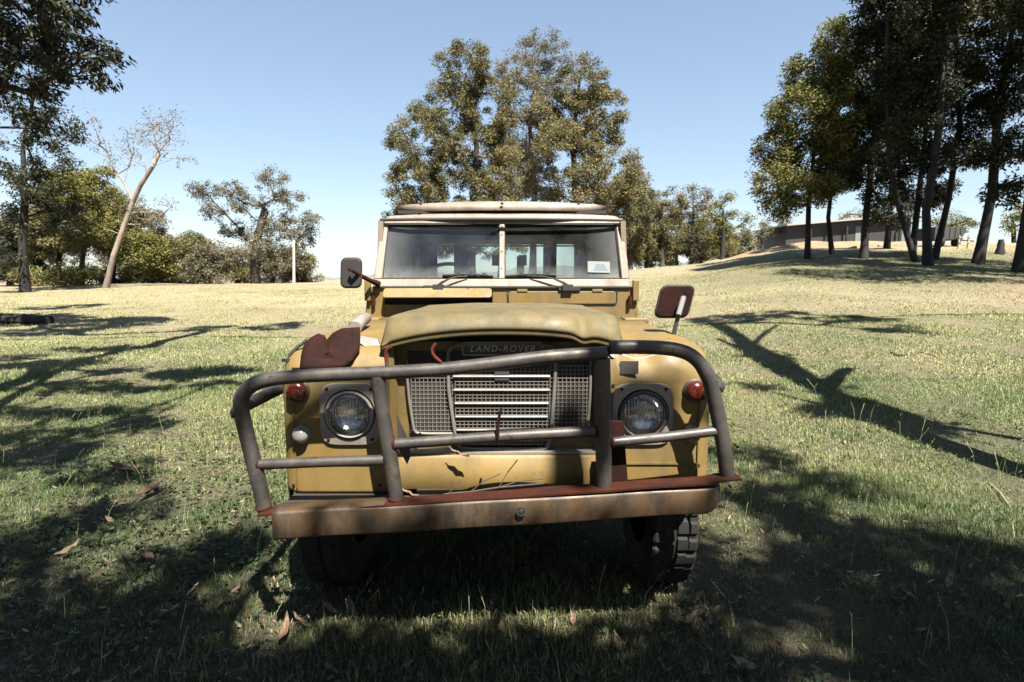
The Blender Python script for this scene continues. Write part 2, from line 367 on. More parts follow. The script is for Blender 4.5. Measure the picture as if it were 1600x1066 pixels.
# far hills
def hills():
    xs = np.linspace(-900, 900, 160); vs = []
    for j, (yy, k) in enumerate(((560, 0), (600, .55), (660, .9), (760, 1.0), (1000, .6))):
        hh = 13 + 5 * np.sin(xs * .012 + 1.0) + 3 * np.sin(xs * .031) + 1.0 * np.sin(xs * .11) + .7 * np.sin(xs * .31)
        vs.append(np.stack([xs, np.full_like(xs, yy), -6 + hh * k * 1.15], 1))
    v = np.concatenate(vs); n = len(xs); i, j = np.meshgrid(np.arange(n - 1), np.arange(4)); a = (j * n + i).ravel()
    m = mat('wooded_hill', (.10, .12, .11), .95); q = N(m); q.base(q.ramp(q.noise(.05, 6, .7), [(.4, (.06, .08, .07)), (.6, (.14, .155, .14))]))  # distance haze is put into the hills' bluish grey-green colour
    tag(link('hills', np_mesh('hills', v, np.stack([a, a + 1, a + n + 1, a + n], 1), m, smooth=True)), kind='structure')
hills()

# ------------------------------------------------------------ trees
def leaf_mesh(name, centres, radii, n_per, size, mtl, droop=.5, tint_sub=None, aspect=.36):
    """many leaf-sized diamonds scattered round each twig cluster"""
    K = len(centres); cs = np.repeat(np.asarray(centres), n_per, 0); rr = np.repeat(np.asarray(radii), n_per)
    n = len(cs); d = rng.normal(size=(n, 3)); d /= np.linalg.norm(d, axis=1, keepdims=True)
    p = cs + d * (rr * rng.random(n) ** .45)[:, None] * np.array([1, 1, .8])
    ax = rng.normal(size=(n, 3)); ax[:, 2] = ax[:, 2] * .6 - droop; ax /= np.linalg.norm(ax, axis=1, keepdims=True)
    sd_ = np.cross(ax, rng.normal(size=(n, 3))); sd_ /= np.linalg.norm(sd_, axis=1, keepdims=True)
    L = size * rng.uniform(.6, 1.35, n)[:, None]; wd = L * aspect
    v = np.stack([p, p + ax * L * .45 + sd_ * wd * .5, p + ax * L, p + ax * L * .45 - sd_ * wd * .5], 1).reshape(-1, 3)
    f = np.arange(n * 4).reshape(-1, 4)
    ts = np.repeat(tint_sub if tint_sub is not None else rng.random(K), n_per)
    tint = np.clip(ts * .6 + rng.random(n) * .5 - .05, 0, 1)
    return np_mesh(name, v, f, mtl, {'tint': tint})
def grow(trunk, limbs, targets, r0, tip=.012, step=.7, wander=.12, straight=.35):
    """attach every twig cluster to the nearest limb; limb thickness from what it carries"""
    P = [Vector(trunk[0])]; par = [-1]
    for a, b in zip(trunk[:-1], trunk[1:]):
        a, b = Vector(a), Vector(b); k = max(1, int((b - a).length / step)); base = P[-1].copy()
        for i in range(1, k + 1):
            P.append(a.lerp(b, i / k)); par.append(len(P) - 2)
    for lm_ in limbs:
        k0 = min(range(len(P)), key=lambda i: (P[i] - Vector(lm_[0])).length); prev = k0; a = P[k0]
        for q in lm_[1:]:
            q = Vector(q); k = max(1, int((q - a).length / step))
            for i in range(1, k + 1): P.append(a.lerp(q, i / k)); par.append(prev); prev = len(P) - 1
            a = q
    nt0 = len(P) if not limbs else next(i for i in range(1, len(P)) if par[i] != i - 1 or i == len(P) - 1)
    nt_ = len(P); depth = [i * step for i in range(nt_)]
    TP = np.array([tuple(p) for p in P])
    order = sorted(range(len(targets)), key=lambda i: np.min(np.linalg.norm(TP - np.array(targets[i]), axis=1)))
    arr = np.zeros((nt_ + len(targets) * 30 + 10, 3)); arr[:nt_] = TP; dep = np.zeros(len(arr)); dep[:nt_] = depth
    w = [0.0] * len(P)
    for i in order:
        t = np.array(targets[i]); m = len(P); dv = t - arr[:m]; ds = np.linalg.norm(dv, axis=1)
        cost = ds + straight * dep[:m] * .25 + np.where(dv[:, 2] < 0, -dv[:, 2] * .9, 0)
        cost[:max(1, int(nt0 * .25))] += 3
        k = int(np.argmin(cost)); a = P[k]; b = Vector(t); ln = (b - a).length; s = max(1, int(ln / step)); prev = k
        side = Vector(rng.normal(size=3)) * wander * ln * .5
        for q in range(1, s + 1):
            f = q / s
            if m + q >= len(arr): break
            p = a.lerp(b, f) + side * math.sin(f * math.pi) + Vector((0, 0, -math.sin(f * math.pi) * ln * .06)) + (Vector(rng.normal(size=3)) * wander * .25 if q < s else Vector())
            P.append(p); par.append(prev); w.append(0.0); arr[len(P) - 1] = p; dep[len(P) - 1] = dep[prev] + ln / s; prev = len(P) - 1
        w[prev] += 1
    for i in range(len(P) - 1, 0, -1): w[par[i]] += w[i]
    tot = max(w[0], 1)
    zs = [max(tip, r0 * .85 * (w[i] / tot) ** .62) for i in range(len(P))]
    for i in range(nt0): zs[i] = max(zs[i], r0 * (1 - .8 * i / nt_)) * (1 + .28 * math.exp(-i * 1.4))
    return P, par, zs
def limb_mesh(name, P, par, rad, mtl, n=7):
    vs = []; fs = []; c = 0
    ang = np.arange(n) * 2 * math.pi / n
    for i in range(1, len(P)):
        a, b = P[par[i]], P[i]; d = b - a
        if d.length < 1e-4: continue
        d.normalize(); u = d.orthogonal().normalized(); v = d.cross(u); u, v = np.array(u), np.array(v)
        # keep ring phase consistent
        ra = min(rad[par[i]], rad[i] * 1.5); rb = rad[i]
        ring = np.outer(np.cos(ang), u) + np.outer(np.sin(ang), v)
        vs.append(np.array(a) - np.array(d) * ra * .3 + ring * ra); vs.append(np.array(b) + ring * rb)
        k = np.arange(n); fs.append(np.stack([c + k, c + (k + 1) % n, c + n + (k + 1) % n, c + n + k], 1)); c += 2 * n
    return np_mesh(name, np.concatenate(vs), np.concatenate(fs), mtl, smooth=True)
def hits_truck(p, m):
    """does the sun ray through p reach the truck's front, bonnet or cab?"""
    for (axis, val, lo, hi) in (('y', 1.95, (-1.05, .42), (.98, 1.30)), ('y', 2.3, (-.95, .6), (.85, 1.30)), ('z', 1.3, (-.75, 2.0), (.75, 3.4)), ('y', 3.45, (-.85, 1.35), (.8, 1.98))):
        k = (val - getattr(p, axis)) / getattr(LD, axis); q = p + LD * k
        a, b = (q.x, q.z) if axis == 'y' else (q.x, q.y)
        if lo[0] - m < a < hi[0] + m and lo[1] - m < b < hi[1] + m: return True
    return False
def tree(name, base, trunk, clumps, r0, leafm, barkm, label, cat='tree', group=None, sub_r=.7, n_leaf=70, size=.17, dens=1.0, droop=.5, step=.7, tip=.014, hollow=.55, wander=.12, limbs=(), spare=False, straight=.35, aspect=.36):
    """base world point; trunk world points; clumps [(centre, (rx,ry,rz))] in world metres"""
    root = empty(name, base); tag(root, label, cat, group)
    subs = []; rads = []; tin = []
    for c, r in clumps:
        k = max(2, int(dens * 3.8 * (r[0] * r[1] * r[2]) ** .667 / sub_r ** 2))
        ct = rng.random()
        for _ in range(k):
            d = rng.normal(size=3); d /= np.linalg.norm(d); rr = rng.uniform(hollow, 1) ** .7
            if spare and hits_truck(Vector(np.array(c) + d * rr * np.array(r)), sub_r * .4 + .05): continue
            subs.append(np.array(c) + d * rr * np.array(r)); rads.append(sub_r * rng.uniform(.55, 1.2)); tin.append(np.clip(ct * .5 + rng.random() * .5, 0, 1))
    b = Vector(base)
    P, par, rad = grow([Vector(p) - b for p in trunk], [[Vector(p) - b for p in l] for l in limbs], [Vector(s) - b for s in subs], r0, tip=tip, step=step, wander=wander, straight=straight)
    link('trunk', limb_mesh('trunk', P, par, rad, barkm), root)
    n_leaf = int(n_leaf * 1.7) if n_leaf > 20 else n_leaf
    if n_leaf: link('crown', leaf_mesh('crown', np.array(subs) - np.array(b), rads, n_leaf, size, leafm, droop, np.array(tin), aspect), root)
    return root
def px_tree(name, D, base_px, trunk_px, clumps_px, r0, leafm, barkm, label, depth=.8, base_z=None, limbs_px=(), **kw):
    """a tree D metres away; trunk points and crown masses read off the photograph, given real depth"""
    bx = U(base_px[0], base_px[1], D); base = Vector((bx.x, D, tz(bx.x, D) - .05)) if base_z is None else Vector((bx.x, D, base_z))
    tr = [base] + [U(x, y, D) + Vector((0, random.uniform(-.3, .3), 0)) for x, y in trunk_px]
    kw['limbs'] = [[U(x, y, D) + Vector((0, .25 * j, 0)) for j, (x, y) in enumerate(l)] for l in limbs_px]
    cl = []
    for x, y, rx, ry in clumps_px:
        rX = rx / F * D; rZ = ry / F * D; off = random.uniform(-1, 1) * depth * (rX + rZ) * .5
        c = U(x, y, D) ; c.y += off; cl.append((c, (rX, (rX + rZ) * .5 * .9, rZ)))
    return tree(name, base, tr, cl, r0, leafm, barkm, label, **kw)
G_R = 'dark gum trees on the right rise'; G_C = 'tall gum trees behind the truck'; G_L = 'gum trees along the left edge of the field'
# centre group
px_tree('gum_tree', 46, (735, 425), [(738, 330), (745, 230), (725, 130)],
        [(728, 115, 40, 36), (698, 170, 50, 40), (765, 170, 42, 45), (668, 225, 52, 42), (740, 240, 60, 45), (655, 290, 48, 42), (720, 310, 65, 40), (790, 290, 35, 50), (640, 350, 30, 35), (700, 370, 70, 30), (790, 225, 30, 40), (770, 370, 60, 35)],
        .42, M['leaf_olive'], M['bark_mid'], 'broad olive gum tree rising behind the left half of the truck roof', group=G_C, n_leaf=125, size=.19, sub_r=.68, dens=1.35)
px_tree('gum_tree', 49, (832, 425), [(835, 300), (828, 200), (840, 120)],
        [(850, 75, 38, 25), (806, 115, 34, 30), (860, 120, 35, 25), (815, 165, 42, 36), (835, 250, 40, 45), (830, 330, 50, 50), (850, 200, 35, 35), (800, 270, 35, 40)],
        .34, M['leaf_grey'], M['bark_pale'], 'tall thin topped brownish gum tree, highest behind the truck roof', group=G_C, n_leaf=60, size=.18, sub_r=.65, dens=1.6)
px_tree('gum_tree', 45, (905, 425), [(900, 320), (895, 220), (905, 130)],
        [(905, 128, 46, 38), (888, 180, 55, 42), (950, 172, 30, 26), (925, 215, 45, 35), (880, 250, 55, 45), (950, 280, 52, 44), (900, 330, 65, 45), (965, 330, 38, 40)],
        .40, M['leaf_olive'], M['bark_mid'], 'dense rounded gum tree rising behind the right half of the truck roof', group=G_C, n_leaf=125, size=.19, sub_r=.68, dens=1.35)
px_tree('gum_tree', 50, (985, 415), [(985, 360), (980, 300)], [(985, 285, 28, 25), (970, 320, 35, 30), (1000, 330, 30, 40), (985, 380, 40, 30)], .25, M['leaf_olive'], M['bark_mid'],
        'smaller gum tree beside the right edge of the truck roof', group=G_C, n_leaf=110, size=.19, sub_r=.65, dens=1.3)
G_M = 'gum trees on the skyline right of the truck'
px_tree('gum_tree', 52, (1035, 408), [(1035, 370), (1030, 330)], [(1040, 318, 32, 24), (1015, 345, 32, 30), (1050, 365, 32, 35), (1010, 385, 30, 26)], .25, M['leaf_olive'], M['bark_mid'], 'round olive gum tree nearest the truck windscreen pillar on the skyline', group=G_M, n_leaf=110, size=.19, sub_r=.65, dens=1.3)
px_tree('gum_tree', 54, (1080, 405), [(1082, 360), (1085, 320)], [(1085, 315, 32, 22), (1100, 345, 25, 25), (1070, 350, 28, 30), (1085, 382, 30, 26)], .22, M['leaf_grey'], M['bark_mid'], 'flat topped greyish gum tree in the middle of the skyline row', group=G_M, n_leaf=60, size=.22)
px_tree('gum_tree', 50, (1128, 400), [(1130, 370), (1128, 330)], [(1130, 322, 22, 18), (1150, 345, 26, 22), (1112, 350, 20, 24), (1140, 372, 28, 20)], .24, M['leaf_green'], M['bark_dark'], 'dark trunked gum tree at the right end of the skyline row', group=G_M, n_leaf=70, size=.2)
px_tree('gum_tree', 60, (1190, 390), [(1192, 365)], [(1190, 360, 28, 14), (1215, 350, 20, 16), (1170, 372, 16, 10)], .15, M['leaf_grey'], M['bark_mid'], 'low grey shrubby gum left of the long shed', group=G_M, n_leaf=60, size=.2)
for x, D, y, rx, ry, lab in ((1010, 55, 372, 40, 42, 'bushy tree right behind the windscreen pillar'), (1058, 58, 365, 42, 48, 'bushy tree between the round and the flat topped gum'), (1105, 57, 372, 38, 40, 'bushy tree behind the flat topped gum'), (1150, 58, 380, 34, 30, 'bushy tree at the right end of the skyline row')):
    px_tree('bushy_tree', D, (x, 408), [(x, y + ry * .6), (x, y)], [(x, y, rx * .8, ry * .8), (x - rx * .5, y + ry * .3, rx * .5, ry * .5), (x + rx * .5, y + ry * .2, rx * .5, ry * .55), (x, y + ry * .7, rx, ry * .4)], .2, M['leaf_olive'], M['bark_mid'], lab, group='bushy trees on the skyline right of the truck', n_leaf=100, size=.2, sub_r=.65, dens=1.3)
# left side
px_tree('gum_tree', 33, (38, 447), [(36, 380), (38, 300), (30, 230), (48, 150)],
        [(30, 150, 45, 40), (95, 210, 45, 30), (20, 250, 50, 35), (60, 290, 45, 30), (30, 330, 50, 35), (85, 340, 32, 26), (5, 400, 40, 30), (110, 255, 25, 18), (60, 100, 50, 35)],
        .26, M['leaf_dark'], M['bark_dark'], 'dark trunked gum tree standing at the far left field edge', group=G_L, n_leaf=70, size=.2, sub_r=.65)
px_tree('dead_gum', 36, (165, 447), [(180, 400), (195, 350), (207, 315), (222, 290), (243, 262), (249, 240)],
        [(245, 215, 30, 35), (262, 200, 25, 28), (230, 190, 16, 18), (160, 230, 18, 22), (150, 210, 12, 18), (195, 240, 22, 26), (285, 250, 14, 14), (270, 320, 22, 14), (240, 340, 25, 14), (210, 330, 20, 25), (200, 205, 20, 18), (122, 215, 12, 14), (145, 185, 14, 14), (175, 255, 14, 16), (278, 185, 12, 16), (300, 250, 8, 10), (235, 175, 10, 10), (130, 330, 20, 14)],
        .17, M['leaf_grey'], M['bark_pale'], 'leaning pale trunked gum with nearly bare branches on the left', group=G_L, n_leaf=9, size=.16, sub_r=.5, dens=1.3, tip=.014, straight=.9, hollow=.2, wander=.07, limbs_px=[[(207, 318), (190, 285), (165, 255), (148, 212)], [(190, 285), (200, 245), (190, 212)], [(243, 262), (260, 225), (262, 188)], [(243, 262), (272, 245), (297, 252)], [(207, 318), (240, 332), (275, 325)], [(243, 262), (238, 220), (228, 180)]])
px_tree('gum_tree', 44, (400, 442), [(398, 410), (405, 370), (415, 330)],
        [(330, 300, 32, 14), (370, 296, 26, 16), (430, 285, 26, 18), (395, 320, 30, 18), (450, 310, 26, 22), (340, 330, 24, 16), (360, 360, 28, 20), (430, 350, 35, 25), (485, 345, 28, 12), (470, 370, 30, 22), (410, 390, 40, 30), (450, 405, 35, 25), (375, 400, 20, 20)],
        .34, M['leaf_grey'], M['bark_mid'], 'spreading airy gum tree with open umbrella crown behind the white pole', group=G_L, n_leaf=46, size=.18, sub_r=.5, dens=1.1, hollow=.2, limbs_px=[[(400, 400), (365, 350), (320, 305)], [(405, 370), (385, 330), (372, 292)], [(415, 340), (435, 300), (432, 278)], [(405, 380), (450, 350), (490, 340)], [(398, 410), (440, 395), (470, 365)]])
bush = [(125, 40, 300, 45, 55, 'tall mid green tree between the dark trunk and the leaning gum', 'leaf_green'), (175, 46, 330, 40, 45, 'olive tree directly behind the leaning pale trunk', 'leaf_olive'),
        (90, 43, 345, 42, 45, 'bushy dull green tree next to the dark trunk', 'leaf_olive'), (235, 44, 385, 42, 32, 'round green bush right of the leaning pale trunk', 'leaf_green'),
        (285, 45, 388, 36, 28, 'olive bush in the middle of the left hedge row', 'leaf_olive'), (325, 43, 400, 32, 24, 'low brownish bush left of the airy gum tree', 'leaf_grey'),
        (475, 47, 410, 22, 18, 'small low bush right of the white pole', 'leaf_olive'), (15, 44, 380, 45, 45, 'dark bush at the left picture edge behind the trunk', 'leaf_dark'), (370, 50, 420, 28, 14, 'low olive bush under the airy gum tree', 'leaf_olive'), (205, 54, 362, 42, 40, 'tall soft grey tree behind the round green bush', 'leaf_grey'), (55, 56, 360, 48, 50, 'grey green tree behind the dark trunk at the far left', 'leaf_grey'), (300, 56, 385, 42, 32, 'grey tree behind the olive bush of the hedge row', 'leaf_grey'), (425, 56, 408, 40, 24, 'low grey bush behind the white pole', 'leaf_grey'), (255, 50, 405, 40, 24, 'low dark bush at the foot of the hedge row', 'leaf_dark')]
for x, D, y, rx, ry, lab, lm in bush:
    h = (445 - y)
    rx, ry, y = rx * 1.2, ry * 1.25, y - ry * .15
    cl = [(x + random.uniform(-.6, .6) * rx, y + random.uniform(-.2, .9) * ry, rx * random.uniform(.4, .6), ry * random.uniform(.35, .55)) for _ in range(7)] + [(x, y + ry * .3, rx * .7, ry * .7), (x, 430, rx, 14)]
    px_tree('bushy_tree', D, (x, 445), [(x + 3, y + h * .6), (x, y)], cl, .2, M[lm], M['bark_dark'], lab, group='bushes and low trees along the left field edge', n_leaf=90, size=.2, sub_r=.65, dens=1.35)
# right grove, standing on the rise
grove = [
 (29, (1262, 402), [(1268, 320), (1275, 230), (1290, 130)], [(1292, 75, 22, 28), (1270, 120, 35, 35), (1320, 120, 24, 35), (1250, 180, 45, 35), (1300, 190, 35, 40), (1225, 230, 32, 28), (1275, 245, 50, 32), (1200, 285, 28, 22), (1250, 300, 38, 20), (1310, 270, 25, 30), (1215, 320, 28, 16)], .17, 'leaf_green', 'sunlit yellow green gum tree at the left end of the grove'),
 (31, (1300, 404), [(1296, 340), (1298, 280), (1315, 180)], [(1330, 110, 22, 30), (1325, 170, 30, 30), (1300, 220, 30, 28), (1330, 240, 24, 28), (1290, 290, 24, 16)], .15, 'leaf_green', 'slim gum with forked stem, second from the left of the grove'),
 (28, (1350, 402), [(1358, 330), (1362, 230), (1368, 120)], [(1375, 65, 24, 30), (1370, 130, 32, 34), (1365, 200, 36, 34), (1355, 260, 34, 28), (1375, 300, 26, 22)], .22, 'leaf_dark', 'thick leaning dark gum in front of the shed doors'),
 (34, (1385, 400), [(1388, 330), (1395, 230), (1400, 120)], [(1405, 60, 30, 40), (1410, 150, 35, 35), (1390, 230, 32, 30), (1390, 335, 30, 20)], .20, 'leaf_dark', 'dark gum with low foliage over the shed roof'),
 (24, (1450, 420), [(1455, 330), (1462, 200), (1465, 80), (1468, -60)], [(1450, 40, 38, 45), (1430, 110, 36, 36), (1470, 130, 30, 36), (1440, 200, 30, 30), (1480, -30, 50, 40), (1475, 240, 26, 26)], .22, 'leaf_dark', 'straight dark gum standing nearest the camera in the grove'),
 (27, (1460, 404), [(1480, 310), (1495, 200), (1500, 60), (1500, -60)], [(1505, 30, 36, 40), (1500, 110, 34, 34), (1520, 180, 28, 28), (1490, 240, 30, 22), (1510, -40, 45, 35)], .18, 'leaf_dark', 'slender gum leaning right, just behind the nearest trunk'),
 (30, (1425, 402), [(1430, 320), (1440, 210), (1440, 90)], [(1435, 70, 30, 45), (1415, 170, 30, 32), (1445, 170, 28, 30), (1425, 250, 30, 26), (1445, 300, 26, 20)], .2, 'leaf_dark', 'dark gum in the middle of the grove beside the green shed wall'),
 (25, (1528, 410), [(1548, 300), (1565, 180), (1585, 60), (1600, -60)], [(1560, 20, 45, 38), (1545, 90, 36, 30), (1600, 100, 40, 36), (1570, 160, 34, 26), (1600, 220, 34, 30), (1540, 240, 26, 18), (1600, -40, 50, 35)], .25, 'leaf_dark', 'thick leaning gum near the right edge of the picture'),
 (21, (1592, 425), [(1600, 300), (1612, 180), (1630, 40), (1640, -80)], [(1620, 20, 60, 50), (1640, 120, 50, 40), (1640, 220, 45, 40), (1590, 300, 26, 18), (1600, -60, 70, 45)], .24, 'leaf_dark', 'dark gum cut by the right edge of the picture'),
 (26, (1432, 400), [(1410, 330), (1395, 250), (1385, 60), (1390, -60)], [(1400, 20, 40, 30), (1395, -30, 45, 30), (1440, -20, 50, 40), (1440, 30, 40, 30)], .16, 'leaf_dark', 'tall dark gum whose crown leaves the top of the picture above the shed'),
]
for D, b, t, c, r0, lm, lab in grove:
    c = [(x, y, rx * 1.15, ry * 1.12) for x, y, rx, ry in c]
    px_tree('gum_tree', D, b, t, c, r0 * .85, M[lm], M['bark_dark'], lab, group=G_R, n_leaf=64, size=.17, sub_r=.55, dens=2.8, tip=.014)
for x, D, y, rx, ry, lab in ((1470, 52, 345, 28, 24, 'pale distant tree seen between grove trunks behind the trailer'), (1585, 50, 340, 30, 30, 'sunlit distant tree between the last two grove trunks'), (1500, 56, 350, 26, 22, 'distant grey tree behind the slender grove trunks'), (1345, 62, 335, 30, 14, 'far tree top showing above the shed roof')):
    px_tree('gum_tree', D, (x, 388), [(x, y + ry * .5), (x, y)], [(x, y, rx * .7, ry * .6), (x - rx * .4, y + ry * .4, rx * .5, ry * .5), (x + rx * .4, y + ry * .3, rx * .5, ry * .5)], .2, M['leaf_green'], M['bark_dark'], lab, group='distant trees behind the grove', n_leaf=60, size=.2)

# ------------------------------------------------------------ trees beside and behind the camera that shade the ground
def back(G, z):
    """the point z metres above G's level on the sun ray through G"""
    return Vector(G) + TOSUN * (z / TOSUN.z)
def in_frame(p, m=60):
    q = p - Vector((0, 0, CH)); dep = q.y * cP - q.z * sP
    if dep < .2: return False
    x = 800 + F * q.x / dep; y = 533 - F * (q.y * sP + q.z * cP) / dep
    return -m < x < 1600 + m and -m < y < 1066 + m
def shade_pt(px, py, z):
    G = ground_at(px, py)
    while in_frame(back(G, z), 110) and z < 30: z += .5
    return back(G, z)
def shade_clump(px, py, rx, ry, z):
    G = ground_at(px, py); d = max(G.y, 1.2); gx_ = rx / F * d
    G2 = ground_at(px, min(py + ry, 1400)); gy_ = max(abs(G.y - G2.y), .12)
    c = shade_pt(px, py, z); return (c, (gx_, gy_ * .8, max(.2, min(gx_, gy_) * .6)))
# near overhanging tree at the upper left, its trunk left of the picture
b = Vector((-15.5, 11.5, tz(-15.5, 11.5)))
cl = [(U(x, y, D), (rx / F * D, .9, ry / F * D)) for x, y, rx, ry, D in ((30, 20, 60, 22, 12.5), (110, 40, 40, 28, 12), (140, 75, 22, 26, 11.8), (60, 80, 55, 26, 12.4), (110, 110, 32, 14, 12), (15, 130, 40, 16, 12.6), (90, -20, 60, 25, 12.3), (-40, 60, 60, 60, 12.5), (-90, 150, 60, 60, 12.5), (55, 190, 30, 8, 12.4))]
tree('gum_tree', b, [b, b + Vector((.3, .2, 3)), b + Vector((1.0, .4, 5.5)), b + Vector((2.0, .6, 7.5))], cl, .26, M['leaf_dark'], M['bark_mid'], 'leafy gum branches hanging into the upper left corner', group=G_L, n_leaf=42, size=.15, sub_r=.34, dens=1.25, droop=.8, step=.5, tip=.008, aspect=.3)
SH = {
 'right': dict(base=(5.6, 0.3), cl=[(1130, 500, 50, 10, 9), (1205, 492, 60, 7, 9), (1170, 560, 45, 6, 8), (1330, 500, 70, 8, 9), (1400, 515, 50, 7, 9), (1310, 640, 90, 7, 7), (1480, 668, 100, 9, 6), (1250, 606, 70, 5, 8)],
    limbs=[([(1700, 770), (1500, 705), (1380, 662), (1310, 622), (1230, 590), (1150, 540)], (1.2, 2.6, 3.8, 4.6, 5.8, 7.6), .17), ([(1290, 606), (1318, 580), (1330, 576)], (4.9, 5.3, 5.5), .11), ([(1170, 552), (1185, 528), (1215, 508)], (7.2, 7.8, 8.6), .07), ([(1165, 550), (1120, 530)], (7.4, 8), .08),
           ([(1650, 700), (1480, 668), (1300, 640), (1150, 600)], (2.5, 4, 5.5, 7), .06)], lab='shade gum standing right of the camera'),
 'left': dict(base=(-4.6, -3.4), cl=[(40, 498, 100, 11, 7), (120, 512, 80, 8, 7), (330, 514, 38, 6, 8), (425, 511, 45, 9, 8), (170, 545, 70, 7, 7), (250, 580, 150, 10, 7), (60, 645, 100, 16, 7), (200, 640, 80, 8, 7), (130, 705, 110, 18, 7), (30, 720, 60, 28, 7), (20, 560, 30, 8, 7), (400, 596, 70, 6, 7), (90, 572, 90, 12, 7), (230, 606, 110, 10, 7), (60, 606, 70, 12, 7), (330, 585, 100, 9, 7), (150, 668, 100, 12, 7), (200, 500, 70, 6, 8), (60, 520, 90, 8, 8), (100, 480, 60, 5, 9), (160, 735, 90, 12, 7), (40, 690, 80, 18, 7)],
    limbs=[([(-140, 700), (0, 635), (60, 600), (110, 570)], (3.5, 5, 5.6, 6.2), .10), ([(-100, 780), (60, 700), (200, 650), (380, 590)], (3.5, 5, 6, 7), .05)], lab='shade gum standing left of the camera'),
 'behind': dict(base=(-1.5, -9.5), cl=[(30, 880, 80, 70, 7), (120, 960, 120, 60, 7), (300, 1030, 160, 40, 7), (260, 960, 60, 28, 7), (400, 930, 60, 40, 7), (450, 870, 60, 30, 7), (520, 1050, 130, 34, 7), (640, 1000, 60, 26, 7), (760, 1040, 110, 34, 7), (700, 1090, 200, 40, 7), (340, 1110, 200, 40, 7), (60, 1060, 120, 50, 7), (860, 990, 44, 22, 7), (180, 1040, 200, 60, 7), (420, 1060, 160, 50, 7), (20, 990, 90, 70, 7), (560, 1000, 50, 20, 7), (620, 1075, 200, 40, 7), (340, 900, 70, 16, 7), (860, 1075, 120, 30, 7), (560, 935, 90, 14, 6), (680, 930, 90, 14, 6), (800, 930, 90, 14, 6), (920, 925, 90, 14, 6), (1020, 915, 60, 14, 6), (740, 905, 200, 12, 6), (960, 900, 120, 12, 6), (560, 905, 100, 12, 6), (1060, 900, 45, 18, 6), (1078, 875, 35, 16, 6), (1100, 930, 50, 20, 6), (650, 965, 120, 14, 6), (1000, 960, 90, 14, 6), (820, 1010, 140, 20, 6), (1100, 1050, 120, 30, 6), (450, 960, 60, 16, 6), (330, 860, 90, 14, 7), (150, 800, 90, 12, 7)],
    limbs=[([(420, 1250), (330, 1000), (440, 870)], (4.5, 6.6, 7.2), .05)], lab='shade gum standing behind the camera'),
 'behind_right': dict(base=(6.5, -9.0), cl=[(1190, 790, 60, 26, 8), (1290, 830, 100, 30, 8), (1430, 870, 110, 34, 8), (1560, 880, 80, 34, 8), (1190, 900, 80, 18, 8), (1290, 930, 80, 18, 8), (1080, 920, 60, 20, 8), (1480, 1000, 120, 50, 8), (1590, 960, 60, 50, 8), (1350, 1040, 90, 34, 8), (1040, 1030, 70, 24, 8), (1200, 1060, 90, 26, 8), (1300, 760, 50, 7, 8), (1150, 710, 40, 6, 8), (960, 1070, 80, 24, 8), (1440, 930, 90, 24, 8), (1560, 1040, 100, 50, 8), (1230, 880, 80, 22, 8), (1350, 850, 80, 20, 8), (1120, 1000, 60, 16, 8), (1500, 860, 120, 24, 8)],
    limbs=[([(1600, 1250), (1450, 960), (1250, 800)], (4, 6, 7.6), .06)], lab='second shade gum standing behind the camera'),
 'right_far': dict(base=(22.5, 14.0), cl=[(1250, 412, 60, 6, 14), (1500, 410, 80, 7, 12), (1400, 408, 80, 5, 13), (1350, 428, 90, 6, 11), (1500, 432, 100, 6, 10), (1300, 432, 60, 4, 11), (1590, 425, 60, 9, 9), (1450, 424, 100, 7, 10), (1200, 412, 70, 4, 14), (1330, 415, 80, 6, 13), (1260, 425, 70, 6, 13), (1420, 425, 100, 7, 11), (1540, 420, 80, 9, 10), (1450, 438, 110, 7, 9), (1340, 436, 70, 4, 10), (1580, 440, 60, 5, 9), (1130, 410, 35, 3, 14)],
    limbs=[], lab='shade gum beyond the right edge of the picture'),
}
for k, d in SH.items():
    bx, by = d['base']; b = Vector((bx, by, tz(bx, by)))
    cl = [shade_clump(*c) for c in d['cl']]
    top = sum((c[0] for c in cl), Vector()) / len(cl); far = k == 'right_far'
    tr = [b, b.lerp(top, .25) + Vector((0, 0, 1.0)), b.lerp(top, .55) + Vector((0, 0, .8)), b.lerp(top, .85)]
    if k == 'right': tr = [b] + [shade_pt(x, y, z) for (x, y), z in zip(d['limbs'][0][0][:4], d['limbs'][0][1][:4])]
    root = tree('gum_tree', b, tr, cl, .20 if not far else .3, M['leaf_dark'], M['bark_mid'], d['lab'], group='gum trees outside the picture whose shade falls on the grass',
         n_leaf=60 if not far else 60, size=.16 if not far else .25, sub_r=.32 if not far else .9, dens=1.3 if not far else 2.2, droop=.4, step=.5, tip=.010, spare=True)
    mb = MB()
    for pts, hs, r in d['limbs']:
        q = [shade_pt(x, y, z) - b for (x, y), z in zip(pts, hs)]
        mb.tube(q, [r * (1 - .45 * i / (len(q) - 1)) for i in range(len(q))], 10, smooth=2)
    if k == 'behind':   # boughs whose shadows cross the truck's front
        for pts, r in (([(935, 540, 2.0), (925, 640, 2.0), (915, 740, 2.0)], .075), ([(455, 660, 2.1), (500, 615, 2.1), (600, 595, 2.1)], .04), ([(1080, 560, 2.0), (1000, 600, 2.1), (960, 640, 2.1)], .055)):
            mb.tube([back(U(x, y, Y_), 6.2) - b for x, y, Y_ in pts], r, 8, smooth=2)
    if mb.v: mb.build('bough', M['bark_mid'], root)

